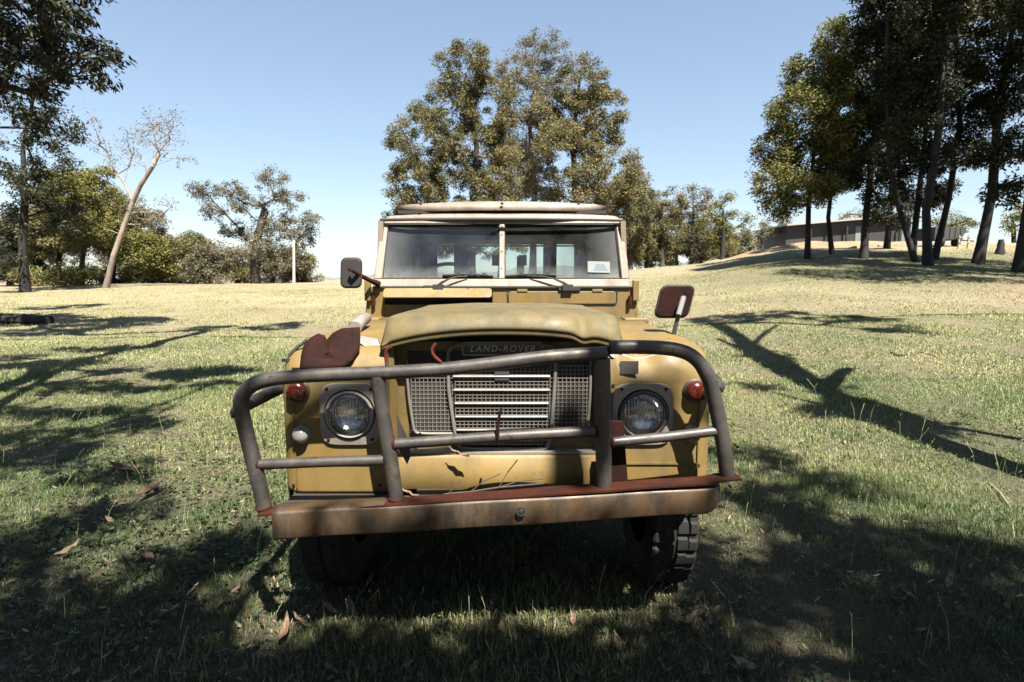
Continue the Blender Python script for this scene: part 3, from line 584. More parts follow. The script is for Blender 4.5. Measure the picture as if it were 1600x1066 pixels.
for i, (bx, by, h, rad) in enumerate(((-22, -10, 13, 5), (-12, -17, 15, 5.5), (-3, -19, 16, 5.5), (6, -18, 14, 5), (15, -15, 15, 5.5), (24, -8, 14, 5), (-26, 0, 12, 4.5))):  # unseen trees added to cut sky fill on the truck and foreground
    b = Vector((bx, by, tz(bx, by)))
    cl = [((bx + random.uniform(-.4, .4) * rad, by + random.uniform(-.4, .4) * rad, h * f), (rad * q, rad * q * .8, h * .16)) for f, q in ((.22, .7), (.4, .85), (.55, .9), (.7, .75), (.85, .5))]
    tree('gum_tree', b, [b, b + Vector((.3, 0, h * .4)), b + Vector((0, .2, h * .85))], cl, .3, M['leaf_dark'], M['bark_mid'], ['low gum in the belt behind the camera, far to its left', 'second gum from the left in the belt behind the camera', 'tallest gum in the belt, straight behind the camera', 'gum just right of the tallest one behind the camera', 'wide gum at the right of the belt behind the camera', 'last gum at the right end of the belt behind the camera', 'smallest gum, left of the camera and outside the picture'][i], group='belt of gum trees behind the camera', n_leaf=60, size=.42, sub_r=1.1, dens=1.2)
#TRUCK-BEGIN
# ------------------------------------------------------------ the truck
OX, OY = -0.06, 2.12
truck = empty('offroad_truck', (OX, OY, 0))
tag(truck, 'old faded yellow four wheel drive truck with steel bull bar parked on the grass', 'truck')
def T(px, py, Y):                    # photo point on the plane Y, in the truck's own metres
    p = U(px, py, Y); return Vector((p.x - OX, p.y - OY, p.z))
def prof_wing():
    return [(0, .60 + .011 * k) for k in range(41)] + [(.006, 1.085), (.022, 1.125), (.055, 1.158), (.12, 1.178), (.30, 1.19), (.7, 1.198), (1.16, 1.205)]
for s in (-1, 1):
    def pt(x, ins, dmg=0):
        out = []
        for y, z in prof_wing():
            yy = y + ins * (1 if y < .06 else .3); zz = z - ins * (1 if z > 1.1 else (.6 if z > 1.03 else 0))
            if z < .7: zz = z + ins * .6
            if s > 0 and z > 1.05 and y < .2: zz += .012 * math.sin(x * 31) * dmg; yy += .014 * math.sin(x * 23 + 1) * dmg
            out.append(Vector((s * x, yy, zz)))
        return out
    xs = [(.425 + .01133 * k, 0) for k in range(31)] + [ (.795, .003), (.815, .010), (.830, .022), (.838, .036), (.842, .055)]
    rows = [pt(x, i, 1 if .45 < x < .8 else .3) for x, i in xs]; n = len(rows[0]); mb = MB()
    hole = lambda v: v.y < .02 and math.hypot(v.x - s * .566, v.z - .918) < .098
    mb.add([v for r in rows for v in r], [(i * n + j, (i + 1) * n + j, (i + 1) * n + j + 1, i * n + j + 1) for i in range(len(rows) - 1) for j in range(n - 1) if not (hole(rows[i][j]) and hole(rows[i + 1][j + 1]))])
    wing = mb.build('wing', M['paint'], truck, solid=.004, angle=60)
    # outer side with the wheel arch
    arch = [(.50 + .44 * math.cos(a), .40 + .44 * math.sin(a)) for a in [math.pi * k / 14 for k in range(14, -1, -1)]]
    side = [(.05, .62), (.055, 1.09), (.12, 1.125), (.30, 1.135), (1.16, 1.15), (1.16, .5), (.95, .5)] + arch[::-1] + [(.055, .5)]
    side = [(.055, .615), (.055, 1.00), (.07, 1.07), (.10, 1.115), (.16, 1.13), (1.16, 1.15), (1.16, .5), (.94, .5), (.94, .42)] + arch[::-1][1:-1] + [(.062, .42), (.058, .5)]
    MB().prism([(s * .842, y, z) for y, z in side], (-s * .004, 0, 0)).build('wing_side', M['paint'], wing, smooth=False)
    # inner wall of the wing beside the radiator
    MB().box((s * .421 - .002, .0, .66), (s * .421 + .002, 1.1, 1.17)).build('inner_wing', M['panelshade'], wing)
    # seam line + lower fold of the front panel
    MB().box((min(s * .43, s * .80), -.006, .716), (max(s * .43, s * .80), .0, .722)).build('panel_fold', M['panelshade'], wing)
    MB().bar((s * .785, -.004, .62), (s * .785, -.004, 1.04), .004, .004).build('seam', M['panelshade'], wing)
    if s < 0: MB().bar((s * .44, .008, 1.098), (s * .79, .008, 1.098), .005, .003).build('top_seam', M['panelshade'], wing)
    for q, (bx_, bz) in enumerate(((.80, .632), (.46, .632), (.80, .98), (.45, 1.03))): MB().lathe([(.006, 0), (.006, .003), (.004, .005)], (s * bx_, 0, bz), n=10).build('bolt', M['rust'], wing)
    # headlamp
    hx = s * .566; hz = .918
    hl = empty('headlight', (hx, -.002, hz), parent=truck)
    w_, h_ = .118, .122
    oct_ = [(-w_ + .03, -h_), (w_ - .05 if s > 0 else w_ - .03, -h_), (w_, -h_ + .05), (w_, h_ - .02), (w_ - .02, h_), (-w_ + .02, h_), (-w_, h_ - .02), (-w_, -h_ + .03)]
    n2 = 48; ring = []; vs = []; fs = []
    def outer(a):
        c, s_ = math.cos(a), math.sin(a); k = (abs(c / w_) ** 5 + abs(s_ / h_) ** 5) ** (-.2); return (c * k, s_ * k)
    lay = [(None, 0), (None, -.010), ('in', -.013), ('in2', .012)]
    for kind, y in lay:
        for k in range(n2):
            a = 6.28318 * k / n2
            if kind is None: x, z = outer(a); f = 1 if y == 0 else .98; x, z = x * f, z * f
            elif kind == 'in': x, z = .100 * math.cos(a), .100 * math.sin(a)
            else: x, z = .092 * math.cos(a), .092 * math.sin(a)
            vs.append((x, y, z))
    for j in range(3): fs += [(j * n2 + k, j * n2 + (k + 1) % n2, (j + 1) * n2 + (k + 1) % n2, (j + 1) * n2 + k) for k in range(n2)]
    MB().add(vs, fs).build('surround', M['surround'], hl, angle=25)
    sc_ = MB()
    for sx, sz in ((-.085, -.098), (.085, -.098), (-.085, .100), (.085, .100)): MB().lathe([(.006, 0), (.006, .004), (.003, .006)], (sx, -.011, sz), n=10).build('screw', M['rust'], hl)
    MB().lathe([(.089, .004), (.094, .010), (.094, .016), (.088, .021), (.083, .018), (.083, .008)], (0, -.002, 0), n=48, cap=False).build('rim', M['surround'] if s < 0 else M['darkmetal'], hl)
    MB().lathe([(.084, .004)] + [(.084 * math.cos(t * .157) , .004 - .055 * math.sin(t * .157)) for t in range(1, 10)] + [(.002, -.052)], (0, 0, 0), n=48, cap=False).build('reflector', M['chrome'], hl)
    MB().lathe([(.012, -.05), (.012, -.022), (.017, -.018), (.017, -.010), (.004, -.006)], (0, 0, 0), n=20).build('bulb', M['silver'], hl)
    MB().lathe([(.083, .014), (.078, .019), (.062, .026), (.042, .031), (.02, .034), (.001, .035)], (0, 0, 0), n=48, cap=False).build('lens', M['lens'], hl)
    # indicator and side lamp
    ind = empty('indicator', (s * .765, 0, 1.010), parent=truck)
    MB().lathe([(.046, 0), (.046, .008), (.042, .012), (.040, .012)], (0, 0, 0), n=32).build('base', M['darkmetal'], ind)
    MB().lathe([(.040, .011), (.040, .022), (.036, .032), (.026, .039), (.010, .043), (.001, .043)], (0, 0, 0), n=32).build('lens', M['redlens'], ind)
    sl = empty('side_lamp', (s * .757, 0, .838), parent=truck)
    MB().lathe([(.036, 0), (.036, .010), (.033, .014)], (0, 0, 0), n=32).build('base', M['surround'], sl)
    MB().lathe([(.031, .013), (.031, .020), (.027, .032), (.018, .040), (.006, .043), (.001, .043)], (0, 0, 0), n=32).build('lens', M['whitelens'], sl)
be = MB()
def bare(u, v):
    x = .44 + .36 * u; w = (.40 + .12 * math.sin(u * 7 + 1) + .06 * math.sin(u * 23) + .05 * math.sin(u * 47)) * (.3 + .7 * math.sin(min(1, u * 1.1) * math.pi) ** .5)
    t = v * w; z = 1.085 + .055 * (1 - t) ; y = .006 + .036 * (1 - t) ** 1.3
    z += .012 * math.sin(x * 31); y += .014 * math.sin(x * 23 + 1)
    return Vector((x, y - .0022 - .001, z + .0025))
be.grid(bare, 60, 5); be.build('bare_metal_edge', rust('bare_aluminium', (.26, .25, .24), (.12, .115, .10)), truck)
# radiator panel and valance
PY = .10
rp = MB(); rp.box((-.42, PY, .70), (.42, PY + .02, 1.19))
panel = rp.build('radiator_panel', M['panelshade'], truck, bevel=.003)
for s in (-1, 1): MB().prism([(s * .425, .0, .66), (s * .425, .0, 1.17), (s * .40, PY, 1.17), (s * .40, PY, .66)], (0, .003, 0)).build('panel_return', M['paint'], panel)
val = MB(); val.grid(lambda u, v: Vector((-.42 + .84 * u, .055 - .03 * math.sin(v * 2.6) + .012 * math.sin(u * 9) * v, .745 - .165 * v)), 20, 8)
val.build('valance', M['paint'], truck, solid=.004)
MB().box((-.42, .05, .742), (.42, PY, .750)).build('valance_top', M['surround'], truck)
# grille
gr = empty('grille', (0, PY, 0), parent=truck)
gx0, gx1 = -.355, .372; cx0, cx1 = -.175, .212
MB().box((gx0, -.010, .815), (gx1, -.004, 1.15)).build('backing', M['black'], gr)
MB().box((cx0 + .01, -.012, .765), (cx1 - .01, -.006, 1.15)).build('backing', M['black'], gr)
wires = MB()
def wiremesh(x0, x1, z0, z1, y, px_=.0165, pz=.0165, t=.0032):
    x = x0
    while x <= x1: wires.box((x - t / 2, y - .003, z0), (x + t / 2, y, z1)); x += px_
    z = z0
    while z <= z1: wires.box((x0, y - .0045, z - t / 2), (x1, y - .0031, z + t / 2)); z += pz
wiremesh(gx0 + .012, cx0, .83, 1.075, -.018); wiremesh(cx1, gx1 - .006, .83, 1.095, -.018)
wiremesh(cx0 + .008, cx1 - .004, .775, 1.085, -.024, .0175, .0135)
wires.build('grille_mesh', M['mesh'], gr, smooth=False)
fr = MB()
fr.tube([(gx0 - .004, -.022, 1.12), (gx0 - .002, -.022, 1.0), (gx0 + .016, -.022, .85), (gx0 + .022, -.022, .825), (gx0 + .04, -.022, .817), (cx0 + .01, -.022, .817)], .006, 8, smooth=1)
fr.build('grille_edge', M['galv'], gr); fr = MB()
fr.tube([(gx1, -.022, 1.12), (gx1 + .002, -.022, 1.0), (gx1 - .006, -.022, .85), (gx1 - .02, -.022, .822), (cx1, -.022, .817)], .006, 8, smooth=1)
fr.build('grille_edge', M['galv'], gr)
fr = MB()
zt = 1.165
fr.tube([(cx0 - .018, -.028, 1.0), (cx0 - .02, -.028, 1.10), (cx0 - .018, -.028, 1.155), (cx0 - .0, -.028, zt + .012), (cx0 + .06, -.028, zt + .016), (cx1 - .05, -.028, zt + .016), (cx1 + .008, -.028, zt + .012), (cx1 + .022, -.028, 1.15), (cx1 + .02, -.028, 1.05), (cx1 + .012, -.028, .92), (cx1 + .004, -.028, .80), (cx1 - .006, -.028, .764), (cx1 - .03, -.028, .754), (cx0 + .04, -.028, .754), (cx0 + .018, -.028, .764), (cx0 + .008, -.028, .80), (cx0 - .012, -.028, .95), (cx0 - .018, -.028, 1.0)], .0075, 10, smooth=2)
fr.build('grille_frame', M['galv'], gr)
for k in range(5):
    z = 1.052 - k * .0545; i = k * .003
    MB().prism([(cx0 + i, -.020, z - .003), (cx0 + i, -.034, z - .005), (cx0 + i, -.038, z), (cx0 + i, -.034, z + .005), (cx0 + i, -.020, z + .006)], (cx1 - cx0 - 2 * i, 0, 0)).build('slat', M['galv'], gr, smooth=False, bevel=.001)
MB().box((cx0 + .165, -.034, 1.035), (cx0 + .225, -.026, 1.085)).build('latch_plate', M['darkmetal'], gr, bevel=.003)
# badge
bd = empty('badge', (.022, PY - .032, 1.163), parent=truck)
def rrect(w, h, r, y, n=6):
    out = []
    for cx_, cz_, a0 in ((w - r, h - r, 0), (-w + r, h - r, 90), (-w + r, -h + r, 180), (w - r, -h + r, 270)):
        out += [(cx_ + r * math.cos(R(a0 + 90 * k / n)), y, cz_ + r * math.sin(R(a0 + 90 * k / n))) for k in range(n + 1)]
    return out
MB().prism(rrect(.160, .027, .010, 0), (0, .012, 0)).build('badge_edge', mat('dull_badge_edge', (.16, .16, .16), .4, .3), bd)
MB().prism(rrect(.155, .022, .008, -.002), (0, .004, 0)).build('badge_plate', mat('black_enamel', (.010, .011, .012), .3), bd)
tc = bpy.data.curves.new('lettering', 'FONT'); tc.body = 'LAND-ROVER'; tc.size = .034; tc.extrude = .0012; tc.offset = .0006; tc.shear = .25; tc.space_character = 1.28; tc.align_x = 'CENTER'; tc.align_y = 'CENTER'
to = bpy.data.objects.new('tmp_text', tc); COL.objects.link(to); bpy.context.view_layer.update()
tm = bpy.data.meshes.new_from_object(to.evaluated_get(bpy.context.evaluated_depsgraph_get())); bpy.data.objects.remove(to)
tm.name = 'lettering'; tm.materials.clear(); tm.materials.append(M['silver'])
lo = link('lettering', tm, bd); lo.rotation_euler = (R(90), 0, 0); lo.location = (0, -.0035, 0); lo.scale = (1.02, 1, 1)
# bonnet
def bon(u, v):
    x = (u * 2 - 1); hw = .470
    y = -.008 + v * 1.09
    eu = min(1, max(0, (abs(x) - .925) / .075)); ev = min(1, max(0, (.085 - v) / .085))
    drop = .5 * (1 - math.sqrt(max(0, 1 - min(1, math.hypot(eu, ev)) ** 2)))
    dd = .070 * (1 - math.sqrt(max(0, 1 - min(1, math.hypot(eu, ev)) ** 2.2)))
    z = 1.318 - .030 * x * x - dd - .018 * max(0, v - .1) * (1 - x * x) - .020 * math.exp(-((x - .0) ** 2) * 2) * 0
    z -= .035 * ev * abs(x) ** 3
    dent = math.exp(-((x - .66) / .06) ** 2 - ((v - .02) / .06) ** 2); z -= .018 * dent; y += .012 * dent
    z += .004 * math.sin(x * 7 + 1) * math.sin(v * 6) - .006 * math.exp(-((x + .5) / .25) ** 2 - ((v - .25) / .2) ** 2)
    return Vector((x * hw + .022, y - .02 * (1 - x * x) * ev + .02 * abs(x) ** 6 * ev, z))
mb = MB(); NU, NV = 72, 64
mb.grid(lambda u, v: bon(u, v ** 1.6), NU, NV)
bonnet = mb.build('bonnet', M['bonnet'], truck, solid=.012, angle=70)
# lip hanging below the bonnet edge
mb = MB()
def lip(u, v):
    p = bon(u, 0); return Vector((p.x, p.y + .004 * v + .006, p.z - .022 * v))
mb.grid(lip, 60, 3); mb.build('bonnet_lip', M['bonnet'], bonnet, solid=.003)
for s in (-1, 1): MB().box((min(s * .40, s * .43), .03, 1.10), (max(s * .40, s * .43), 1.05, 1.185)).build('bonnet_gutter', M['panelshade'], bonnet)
MB().box((-.42, .14, .70), (.42, 1.1, 1.08)).build('engine_bay', M['under'], truck, smooth=False)
# bulkhead below the windscreen
BY = 1.17; by = OY + BY
bh = MB(); prof = [(-.80, 1.0), (-.80, 1.19), (-.785, 1.30), (-.765, 1.385), (.765, 1.385), (.785, 1.30), (.80, 1.19), (.80, 1.0)]
holeL = (-.69, -.06, 1.285, 1.365)
# built of strips round the open vent
bh.prism([(-.80, BY, 1.0), (-.80, BY, 1.19), (-.785, BY, 1.30), (-.765, BY, 1.392), (-.69, BY, 1.392), (-.69, BY, 1.0)], (0, .02, 0))
bh.box((-.69, BY, 1.0), (-.055, BY + .02, 1.288)); bh.box((-.69, BY, 1.366), (-.055, BY + .02, 1.392))
bh.prism([(-.055, BY, 1.0), (-.055, BY, 1.392), (.765, BY, 1.392), (.785, BY, 1.30), (.80, BY, 1.19), (.80, BY, 1.0)], (0, .02, 0))
bulk = bh.build('bulkhead', M['paint'], truck, bevel=.004)
MB().box((-.70, BY + .05, 1.2), (-.05, BY + .06, 1.39)).build('vent_recess', M['under'], bulk)
MB().prism(rrect(.315, .034, .018, 0), (0, -.010, 0)).build('vent_flap', M['paint'], bulk, bevel=.003)
fl = bpy.data.objects['vent_flap']; fl.location = (-.372, BY - .040, 1.352); fl.rotation_euler = (R(-38), 0, 0)
gs = MB().tube([Vector(p) + Vector((.355, BY - .002, 1.328)) for p in rrect(.322, .043, .02, 0)] + [Vector(rrect(.322, .043, .02, 0)[0]) + Vector((.355, BY - .002, 1.328))], .0035, 6); gs.build('vent_seal', M['black'], bulk)
MB().prism([Vector(p) + Vector((.355, BY - .001, 1.328)) for p in rrect(.316, .037, .018, 0)], (0, -.008, 0)).build('vent_flap', M['cream'] if False else M['paint'], bulk, bevel=.003)
hg = MB()
for x in (-.60, -.13, .12, .56): MB().box((x - .03, BY - .014, 1.362), (x + .03, BY - .004, 1.378)).build('vent_hinge', M['paint'], bulk, bevel=.002)
lt = MB(); lt.box((.27, BY - .02, 1.255), (.36, BY, 1.275)); lt.tube([(.275, BY - .025, 1.262), (.355, BY - .025, 1.266)], .007, 8); lt.build('bonnet_catch', M['surround'], bulk)
lt = MB(); lt.box((-.37, BY - .03, 1.262), (-.30, BY, 1.276)); lt.tube([(-.37, BY - .035, 1.27), (-.33, BY - .035, 1.282), (-.29, BY - .035, 1.268)], .006, 8); lt.build('bonnet_catch', M['surround'], bulk)
for s in (-1, 1):   # scuttle sides and hinge brackets
    MB().prism([(s * .80, BY - .0, 1.19), (s * .795, BY, 1.30), (s * .775, BY, 1.39), (s * .775, BY + .5, 1.39), (s * .83, BY + .5, 1.19)], (-s * .01, 0, 0)).build('scuttle_side', M['paint'], bulk)
    MB().box((min(s * .84, s * .70), BY - .12, 1.185), (max(s * .84, s * .70), BY - .001, 1.215)).build('scuttle_step', M['paint'], bulk, bevel=.008)
    MB().prism([(s * .765, BY - .03, 1.31), (s * .80, BY - .03, 1.31), (s * .80, BY - .03, 1.43), (s * .765, BY - .03, 1.43)], (0, .03, 0)).build('screen_bracket', M['paint'], bulk, bevel=.004)
    MB().tube([(s * .75, BY - .02, 1.285), (s * .75, BY - .02, 1.34)], .012, 10).build('bracket_bolt', M['rust'], bulk)
# windscreen frame: leans back a little
WY0, WZ0, WY1, WZ1 = 1.185, 1.392, 1.33, 1.80
def ws(x, z, off=0):   # point on the leaning screen plane
    t = (z - WZ0) / (WZ1 - WZ0); return Vector((x, WY0 + (WY1 - WY0) * t - off, z))
wf = empty('windscreen_frame', (0, 0, 0), parent=truck)
hb, ht = .755, .728
fb = MB()
fb.prism([ws(-hb, WZ0, .02), ws(hb, WZ0, .02), ws(hb - .004, WZ0 + .045, .02), ws(-hb + .004, WZ0 + .045, .02)], (0, .035, 0))
fb.prism([ws(-ht - .003, WZ1 - .032, .018), ws(ht + .003, WZ1 - .032, .018), ws(ht, WZ1, .018), ws(-ht, WZ1, .018)], (0, .035, 0))
for s in (-1, 1):
    fb.prism([ws(s * (hb - .001), WZ0 + .046, .02), ws(s * (hb - .05), WZ0 + .046, .02), ws(s * (ht - .042), WZ1 - .033, .02), ws(s * ht, WZ1 - .033, .02)], (0, .035, 0))
fb.prism([ws(-.018, WZ0 + .046, .02), ws(.018, WZ0 + .046, .02), ws(.016, WZ1 - .033, .02), ws(-.016, WZ1 - .033, .02)], (0, .03, 0))
fb.build('frame', M['cream'], wf, bevel=.006)
rb = MB()
for s in (-1, 1):
    q = [ws(s * .021, WZ0 + .049, .012), ws(s * (hb - .054), WZ0 + .049, .012), ws(s * (ht - .046), WZ1 - .036, .012), ws(s * .019, WZ1 - .036, .012)]
    rb.tube(q + [q[0], q[1]], .0045, 6)
rb.tube([ws(-hb, WZ0 - .004, .022), ws(hb, WZ0 - .004, .022)], .006, 6)
rb.build('seal', M['black'], wf)
for s in (-1, 1):
    MB().prism([ws(s * .018, WZ0 + .046, 0), ws(s * (hb - .05), WZ0 + .046, 0), ws(s * (ht - .042), WZ1 - .033, 0), ws(s * .016, WZ1 - .033, 0)], (0, .004, 0)).build('glass_pane', M['screen'], wf, smooth=False)
riv = MB()
for z in (1.50, 1.60, 1.70, 1.75): MB().lathe([(.004, 0), (.004, .003)], ws(0, z, .021), n=8).build('rivet', M['rust'], wf)
stk = empty('permit_sticker', ws(.575, 1.507, .006), parent=wf)
stk.rotation_euler = (-math.atan2(WY1 - WY0, WZ1 - WZ0), R(1.5), 0)
MB().box((-.066, -.001, -.035), (.066, .0005, .035)).build('sticker', mat('white_sticker', (.40, .44, .46), .7), wf)
o = bpy.data.objects['sticker']; o.location = stk.location; o.rotation_euler = stk.rotation_euler; o.name = 'sticker'
bpy.data.objects.remove(stk)
st2 = MB()
for k in range(4): st2.box((-.030 + .004 * k, -.0018, -.022 + k * .011), (.052 - .006 * k, -.0012, -.016 + k * .011))
st2.build('sticker_print', mat('pale_blue_print', (.12, .26, .33), .7), wf); o2 = bpy.data.objects['sticker_print']; o2.location = o.location; o2.rotation_euler = o.rotation_euler
# wipers
def wiper(px_pivot, px_end, name='wiper'):
    w = MB(); a = ws(px_pivot, 1.405, .05); b2 = ws(px_end, 1.452, .035); mid = a.lerp(b2, .5) + Vector((0, -.01, .02))
    w.tube([a + Vector((0, .03, -.02)), a, mid, b2], [.010, .008, .005, .004], 8, smooth=1)
    w.box(tuple(a + Vector((-.03, -.005, -.035))), tuple(a + Vector((.03, .03, .0))))
    c1 = b2 + Vector(((.15 if px_end > px_pivot else -.15), .008, .002)); c0 = b2 - Vector(((.15 if px_end > px_pivot else -.15), -.010, -.006))
    w.tube([c0, b2 + Vector((0, .004, .014)), c1], .005, 6, smooth=1); w.bar(c0 + Vector((0, .01, -.006)), c1 + Vector((0, .01, -.006)), .004, .014)
    for k in (.25, .5, .75): p = c0.lerp(c1, k); w.tube([p + Vector((0, .008, -.004)), p + Vector((.02, -.004, .016)), p + Vector((.05, .004, .0))], .004, 6)
    w.build(name, M['black'], wf)
wiper(-.37, -.20); wiper(.385, .17)
MB().box((-.46, WY0 - .035, 1.375), (-.30, WY0 - .01, 1.40)).build('wiper_motor', M['black'], wf, bevel=.006)
MB().box((.33, WY0 - .035, 1.365), (.46, WY0 - .01, 1.395)).build('wiper_motor', M['black'], wf, bevel=.006)
# roof: gutter tier and raised tropical skin
RY0, RY1 = 1.28, 3.32
def roofsheet(hw, z0, z1, y0, y1, fr_, name, m, parent, lipz=0):
    def f(u, v):
        x = u * 2 - 1; y = y0 + (y1 - y0) * v
        e = min(1, max(0, (abs(x) - .93) / .07)); e2 = min(1, max(0, (.04 - v) / .04), 1); e2 = max(0, (.04 - v) / .04)
        d = math.sqrt(min(1, e * e + e2 * e2))
        crown = z1 - (z1 - z0) * .38 * abs(x) ** 2.4 - .010 * (2 * v - 1) ** 2
        z = crown - (crown - z0) * (1 - math.sqrt(max(0, 1 - d * d)))
        return Vector((x * hw + 0, y + fr_ * x * x * e2, z))
    mb = MB(); mb.grid(f, 60, 60); return mb.build(name, m, parent, solid=.006, angle=60)
rf = empty('roof', (0, 0, 0), parent=truck)
roofsheet(.725, 1.795, 1.846, RY0, RY1, .05, 'roof_panel', M['cream'], rf)
roofsheet(.672, 1.848, 1.918, RY0 + .02, RY1 - .05, .10, 'raised_roof_skin', M['cream'], rf)
MB().tube([(-.735, RY1, 1.787), (-.74, RY0 + .05, 1.787), (-.71, RY0 - .015, 1.788), (0, RY0 - .03, 1.792), (.71, RY0 - .015, 1.786), (.74, RY0 + .05, 1.785), (.735, RY1, 1.785)], .010, 8, smooth=1).build('gutter', M['darkmetal'], rf)
MB().prism([(-.635, RY0 + .07, 1.832), (.635, RY0 + .07, 1.832), (.635, RY0 + .07, 1.852), (-.635, RY0 + .07, 1.852)], (0, .03, 0)).build('roof_gap', M['black'], rf)
rv = MB()
for x in (-.49, 0.0, .46): MB().lathe([(.010, 0), (.009, .006), (.004, .009)], (x, RY0 + .022 + .02 * abs(x), 1.885), axis=(0, -.7, .7), n=10).build('roof_bolt', M['redpaint'], rf)
ae = MB()
for x in (.07, .52): MB().tube([(x, RY0 + .5, 1.915), (x, RY0 + .5, 1.96)], .003, 6).build('roof_stud', M['redpaint'], rf)
# body behind: sides, doors, hard top sides with windows, rear wall
def side_panel(s, y0, y1, z0, z1, name, m, parent, x=.765, t=.012):
    return MB().box((min(s * x, s * (x - t)), y0, z0), (max(s * x, s * (x - t)), y1, z1)).build(name, m, parent)
for s in (-1, 1):
    door = empty('door', (0, 0, 0), parent=truck)
    MB().prism([(s * .80, 1.2, .62), (s * .82, 1.2, 1.16), (s * .80, 1.2, 1.34), (s * .76, 1.2, 1.39), (s * .75, 1.2, 1.39), (s * .78, 1.2, .62)], (0, .86, 0)).build('door_skin', M['paint'], door)
    wdf = MB(); X0 = .742
    for (y0, z0, y1, z1) in ((1.28, 1.40, 1.34, 1.78), (2.0, 1.40, 2.05, 1.78), (1.66, 1.42, 1.68, 1.75)): wdf.bar((s * X0, y0, z0), (s * (X0 - .02), y0, z1), .03, .04)
    wdf.bar((s * X0, 1.22, 1.41), (s * X0, 2.06, 1.41), .02, .03); wdf.bar((s * (X0 - .02), 1.30, 1.77), (s * (X0 - .02), 2.06, 1.77), .02, .03); wdf.build('window_frame', M['cream'], door, smooth=False)
    MB().prism([(s * .738, 1.26, 1.42), (s * .738, 2.0, 1.42), (s * .722, 2.0, 1.76), (s * .722, 1.33, 1.76)], (s * .003, 0, 0)).build('window', M['glass'], door, smooth=False)
    MB().tube([(s * .82, 1.95, 1.12), (s * .85, 1.95, 1.12), (s * .85, 1.85, 1.12)], .008, 8).build('handle', M['darkmetal'], door)
    tub = MB(); tub.box((min(s * .80, s * .82), 2.07, .80), (max(s * .80, s * .82), 3.3, 1.34)); tub.box((min(s * .80, s * .82), 2.07, .55), (max(s * .80, s * .82), 2.3, .799)); tub.box((min(s * .80, s * .82), 3.05, .55), (max(s * .80, s * .82), 3.3, .799))
    tub.build('rear_body_side', M['paint'], truck, smooth=False)
    hs = MB()
    x = .757; a, b2 = min(s * x, s * (x - .015)), max(s * x, s * (x - .015))
    hs.box((a, 2.08, 1.34), (b2, 3.30, 1.44)); hs.box((a, 2.08, 1.70), (b2, 3.30, 1.795)); hs.box((a, 2.08, 1.44), (b2, 2.22, 1.70)); hs.box((a, 2.66, 1.44), (b2, 2.72, 1.70)); hs.box((a, 3.16, 1.44), (b2, 3.30, 1.70))
    hs.build('hardtop_side', M['cream'], truck, smooth=False)
    MB().box((min(s * .750, s * .747), 2.22, 1.44), (max(s * .750, s * .747), 3.16, 1.70)).build('side_window', M['glass'], truck, smooth=False)
rr = MB(); y = 3.30
rr.box((-.80, y, .60), (.80, y + .02, 1.36)); rr.box((-.745, y, 1.361), (-.66, y + .02, 1.79)); rr.box((.66, y, 1.361), (.745, y + .02, 1.79)); rr.box((-.66, y, 1.765), (.66, y + .02, 1.79))
rr.box((-.66, y, 1.361), (.66, y + .02, 1.42)); rr.box((-.44, y, 1.42), (-.36, y + .02, 1.764)); rr.box((.36, y, 1.42), (.44, y + .02, 1.764))
rr.build('rear_wall', M['inside'], truck, smooth=False)
MB().box((-.66, y + .005, 1.42), (.66, y + .009, 1.764)).build('rear_window', M['glass'], truck, smooth=False)
MB().box((-.66, y - .02, 1.742), (.66, y - .005, 1.756)).build('window_rail', mat('pale_window_rail', (.75, .73, .70), .5), truck, smooth=False)  # pale strip painted in for the daylight line at the windows
ins = MB(); ins.box((-.74, 1.26, 1.20), (.74, 1.45, 1.33)); ins.box((-.74, 1.30, .55), (.74, 3.29, .60)); ins.box((-.70, 1.34, 1.765), (.70, 3.28, 1.78))
ins.build('dashboard_and_floor', M['inside'], truck, smooth=False)
pl = MB()
for s in (-1, 1): pl.bar((s * .70, 2.06, 1.0), (s * .69, 2.06, 1.78), .07, .05); pl.bar((s * .43, 2.9, 1.3), (s * .43, 2.9, 1.77), .05, .05)
pl.bar((-.70, 2.06, 1.75), (.70, 2.06, 1.75), .05, .06); pl.build('cabin_hoop', M['inside'], truck, smooth=False)
for x in (-.43, .02, .43):
    sb = MB(); sb.box((x - .19, 1.95, .95), (x + .19, 2.06, 1.36)); sb.box((x - .20, 1.55, .86), (x + .20, 2.0, .96)); sb.build('seat', M['seat'], truck, bevel=.03)
sw = MB(); c = Vector((-.36, 1.52, 1.37)); a1 = Vector((1, 0, 0)); b1 = Vector((0, .55, .83)).normalized()
ringp = [c + (a1 * math.cos(t) + b1 * math.sin(t)) * .20 for t in [6.28318 * k / 40 for k in range(41)]]
sw.tube(ringp, .013, 10, cap=False); sw.bar(c - a1 * .19, c + a1 * .19, .02); sw.bar(c, c - b1 * .19, .02); sw.tube([c, c + Vector((0, -.25, -.2))], .02, 8); sw.build('steering_wheel', M['black'], truck)
gd = MB(); gd.box((.10, 2.5, 1.35), (.16, 2.53, 1.62)); gd.box((-.13, 3.22, 1.56), (-.06, 3.24, 1.66)); gd.box((.12, 3.22, 1.56), (.20, 3.24, 1.66)); gd.build('cabin_notices', M['cream'], truck, smooth=False)
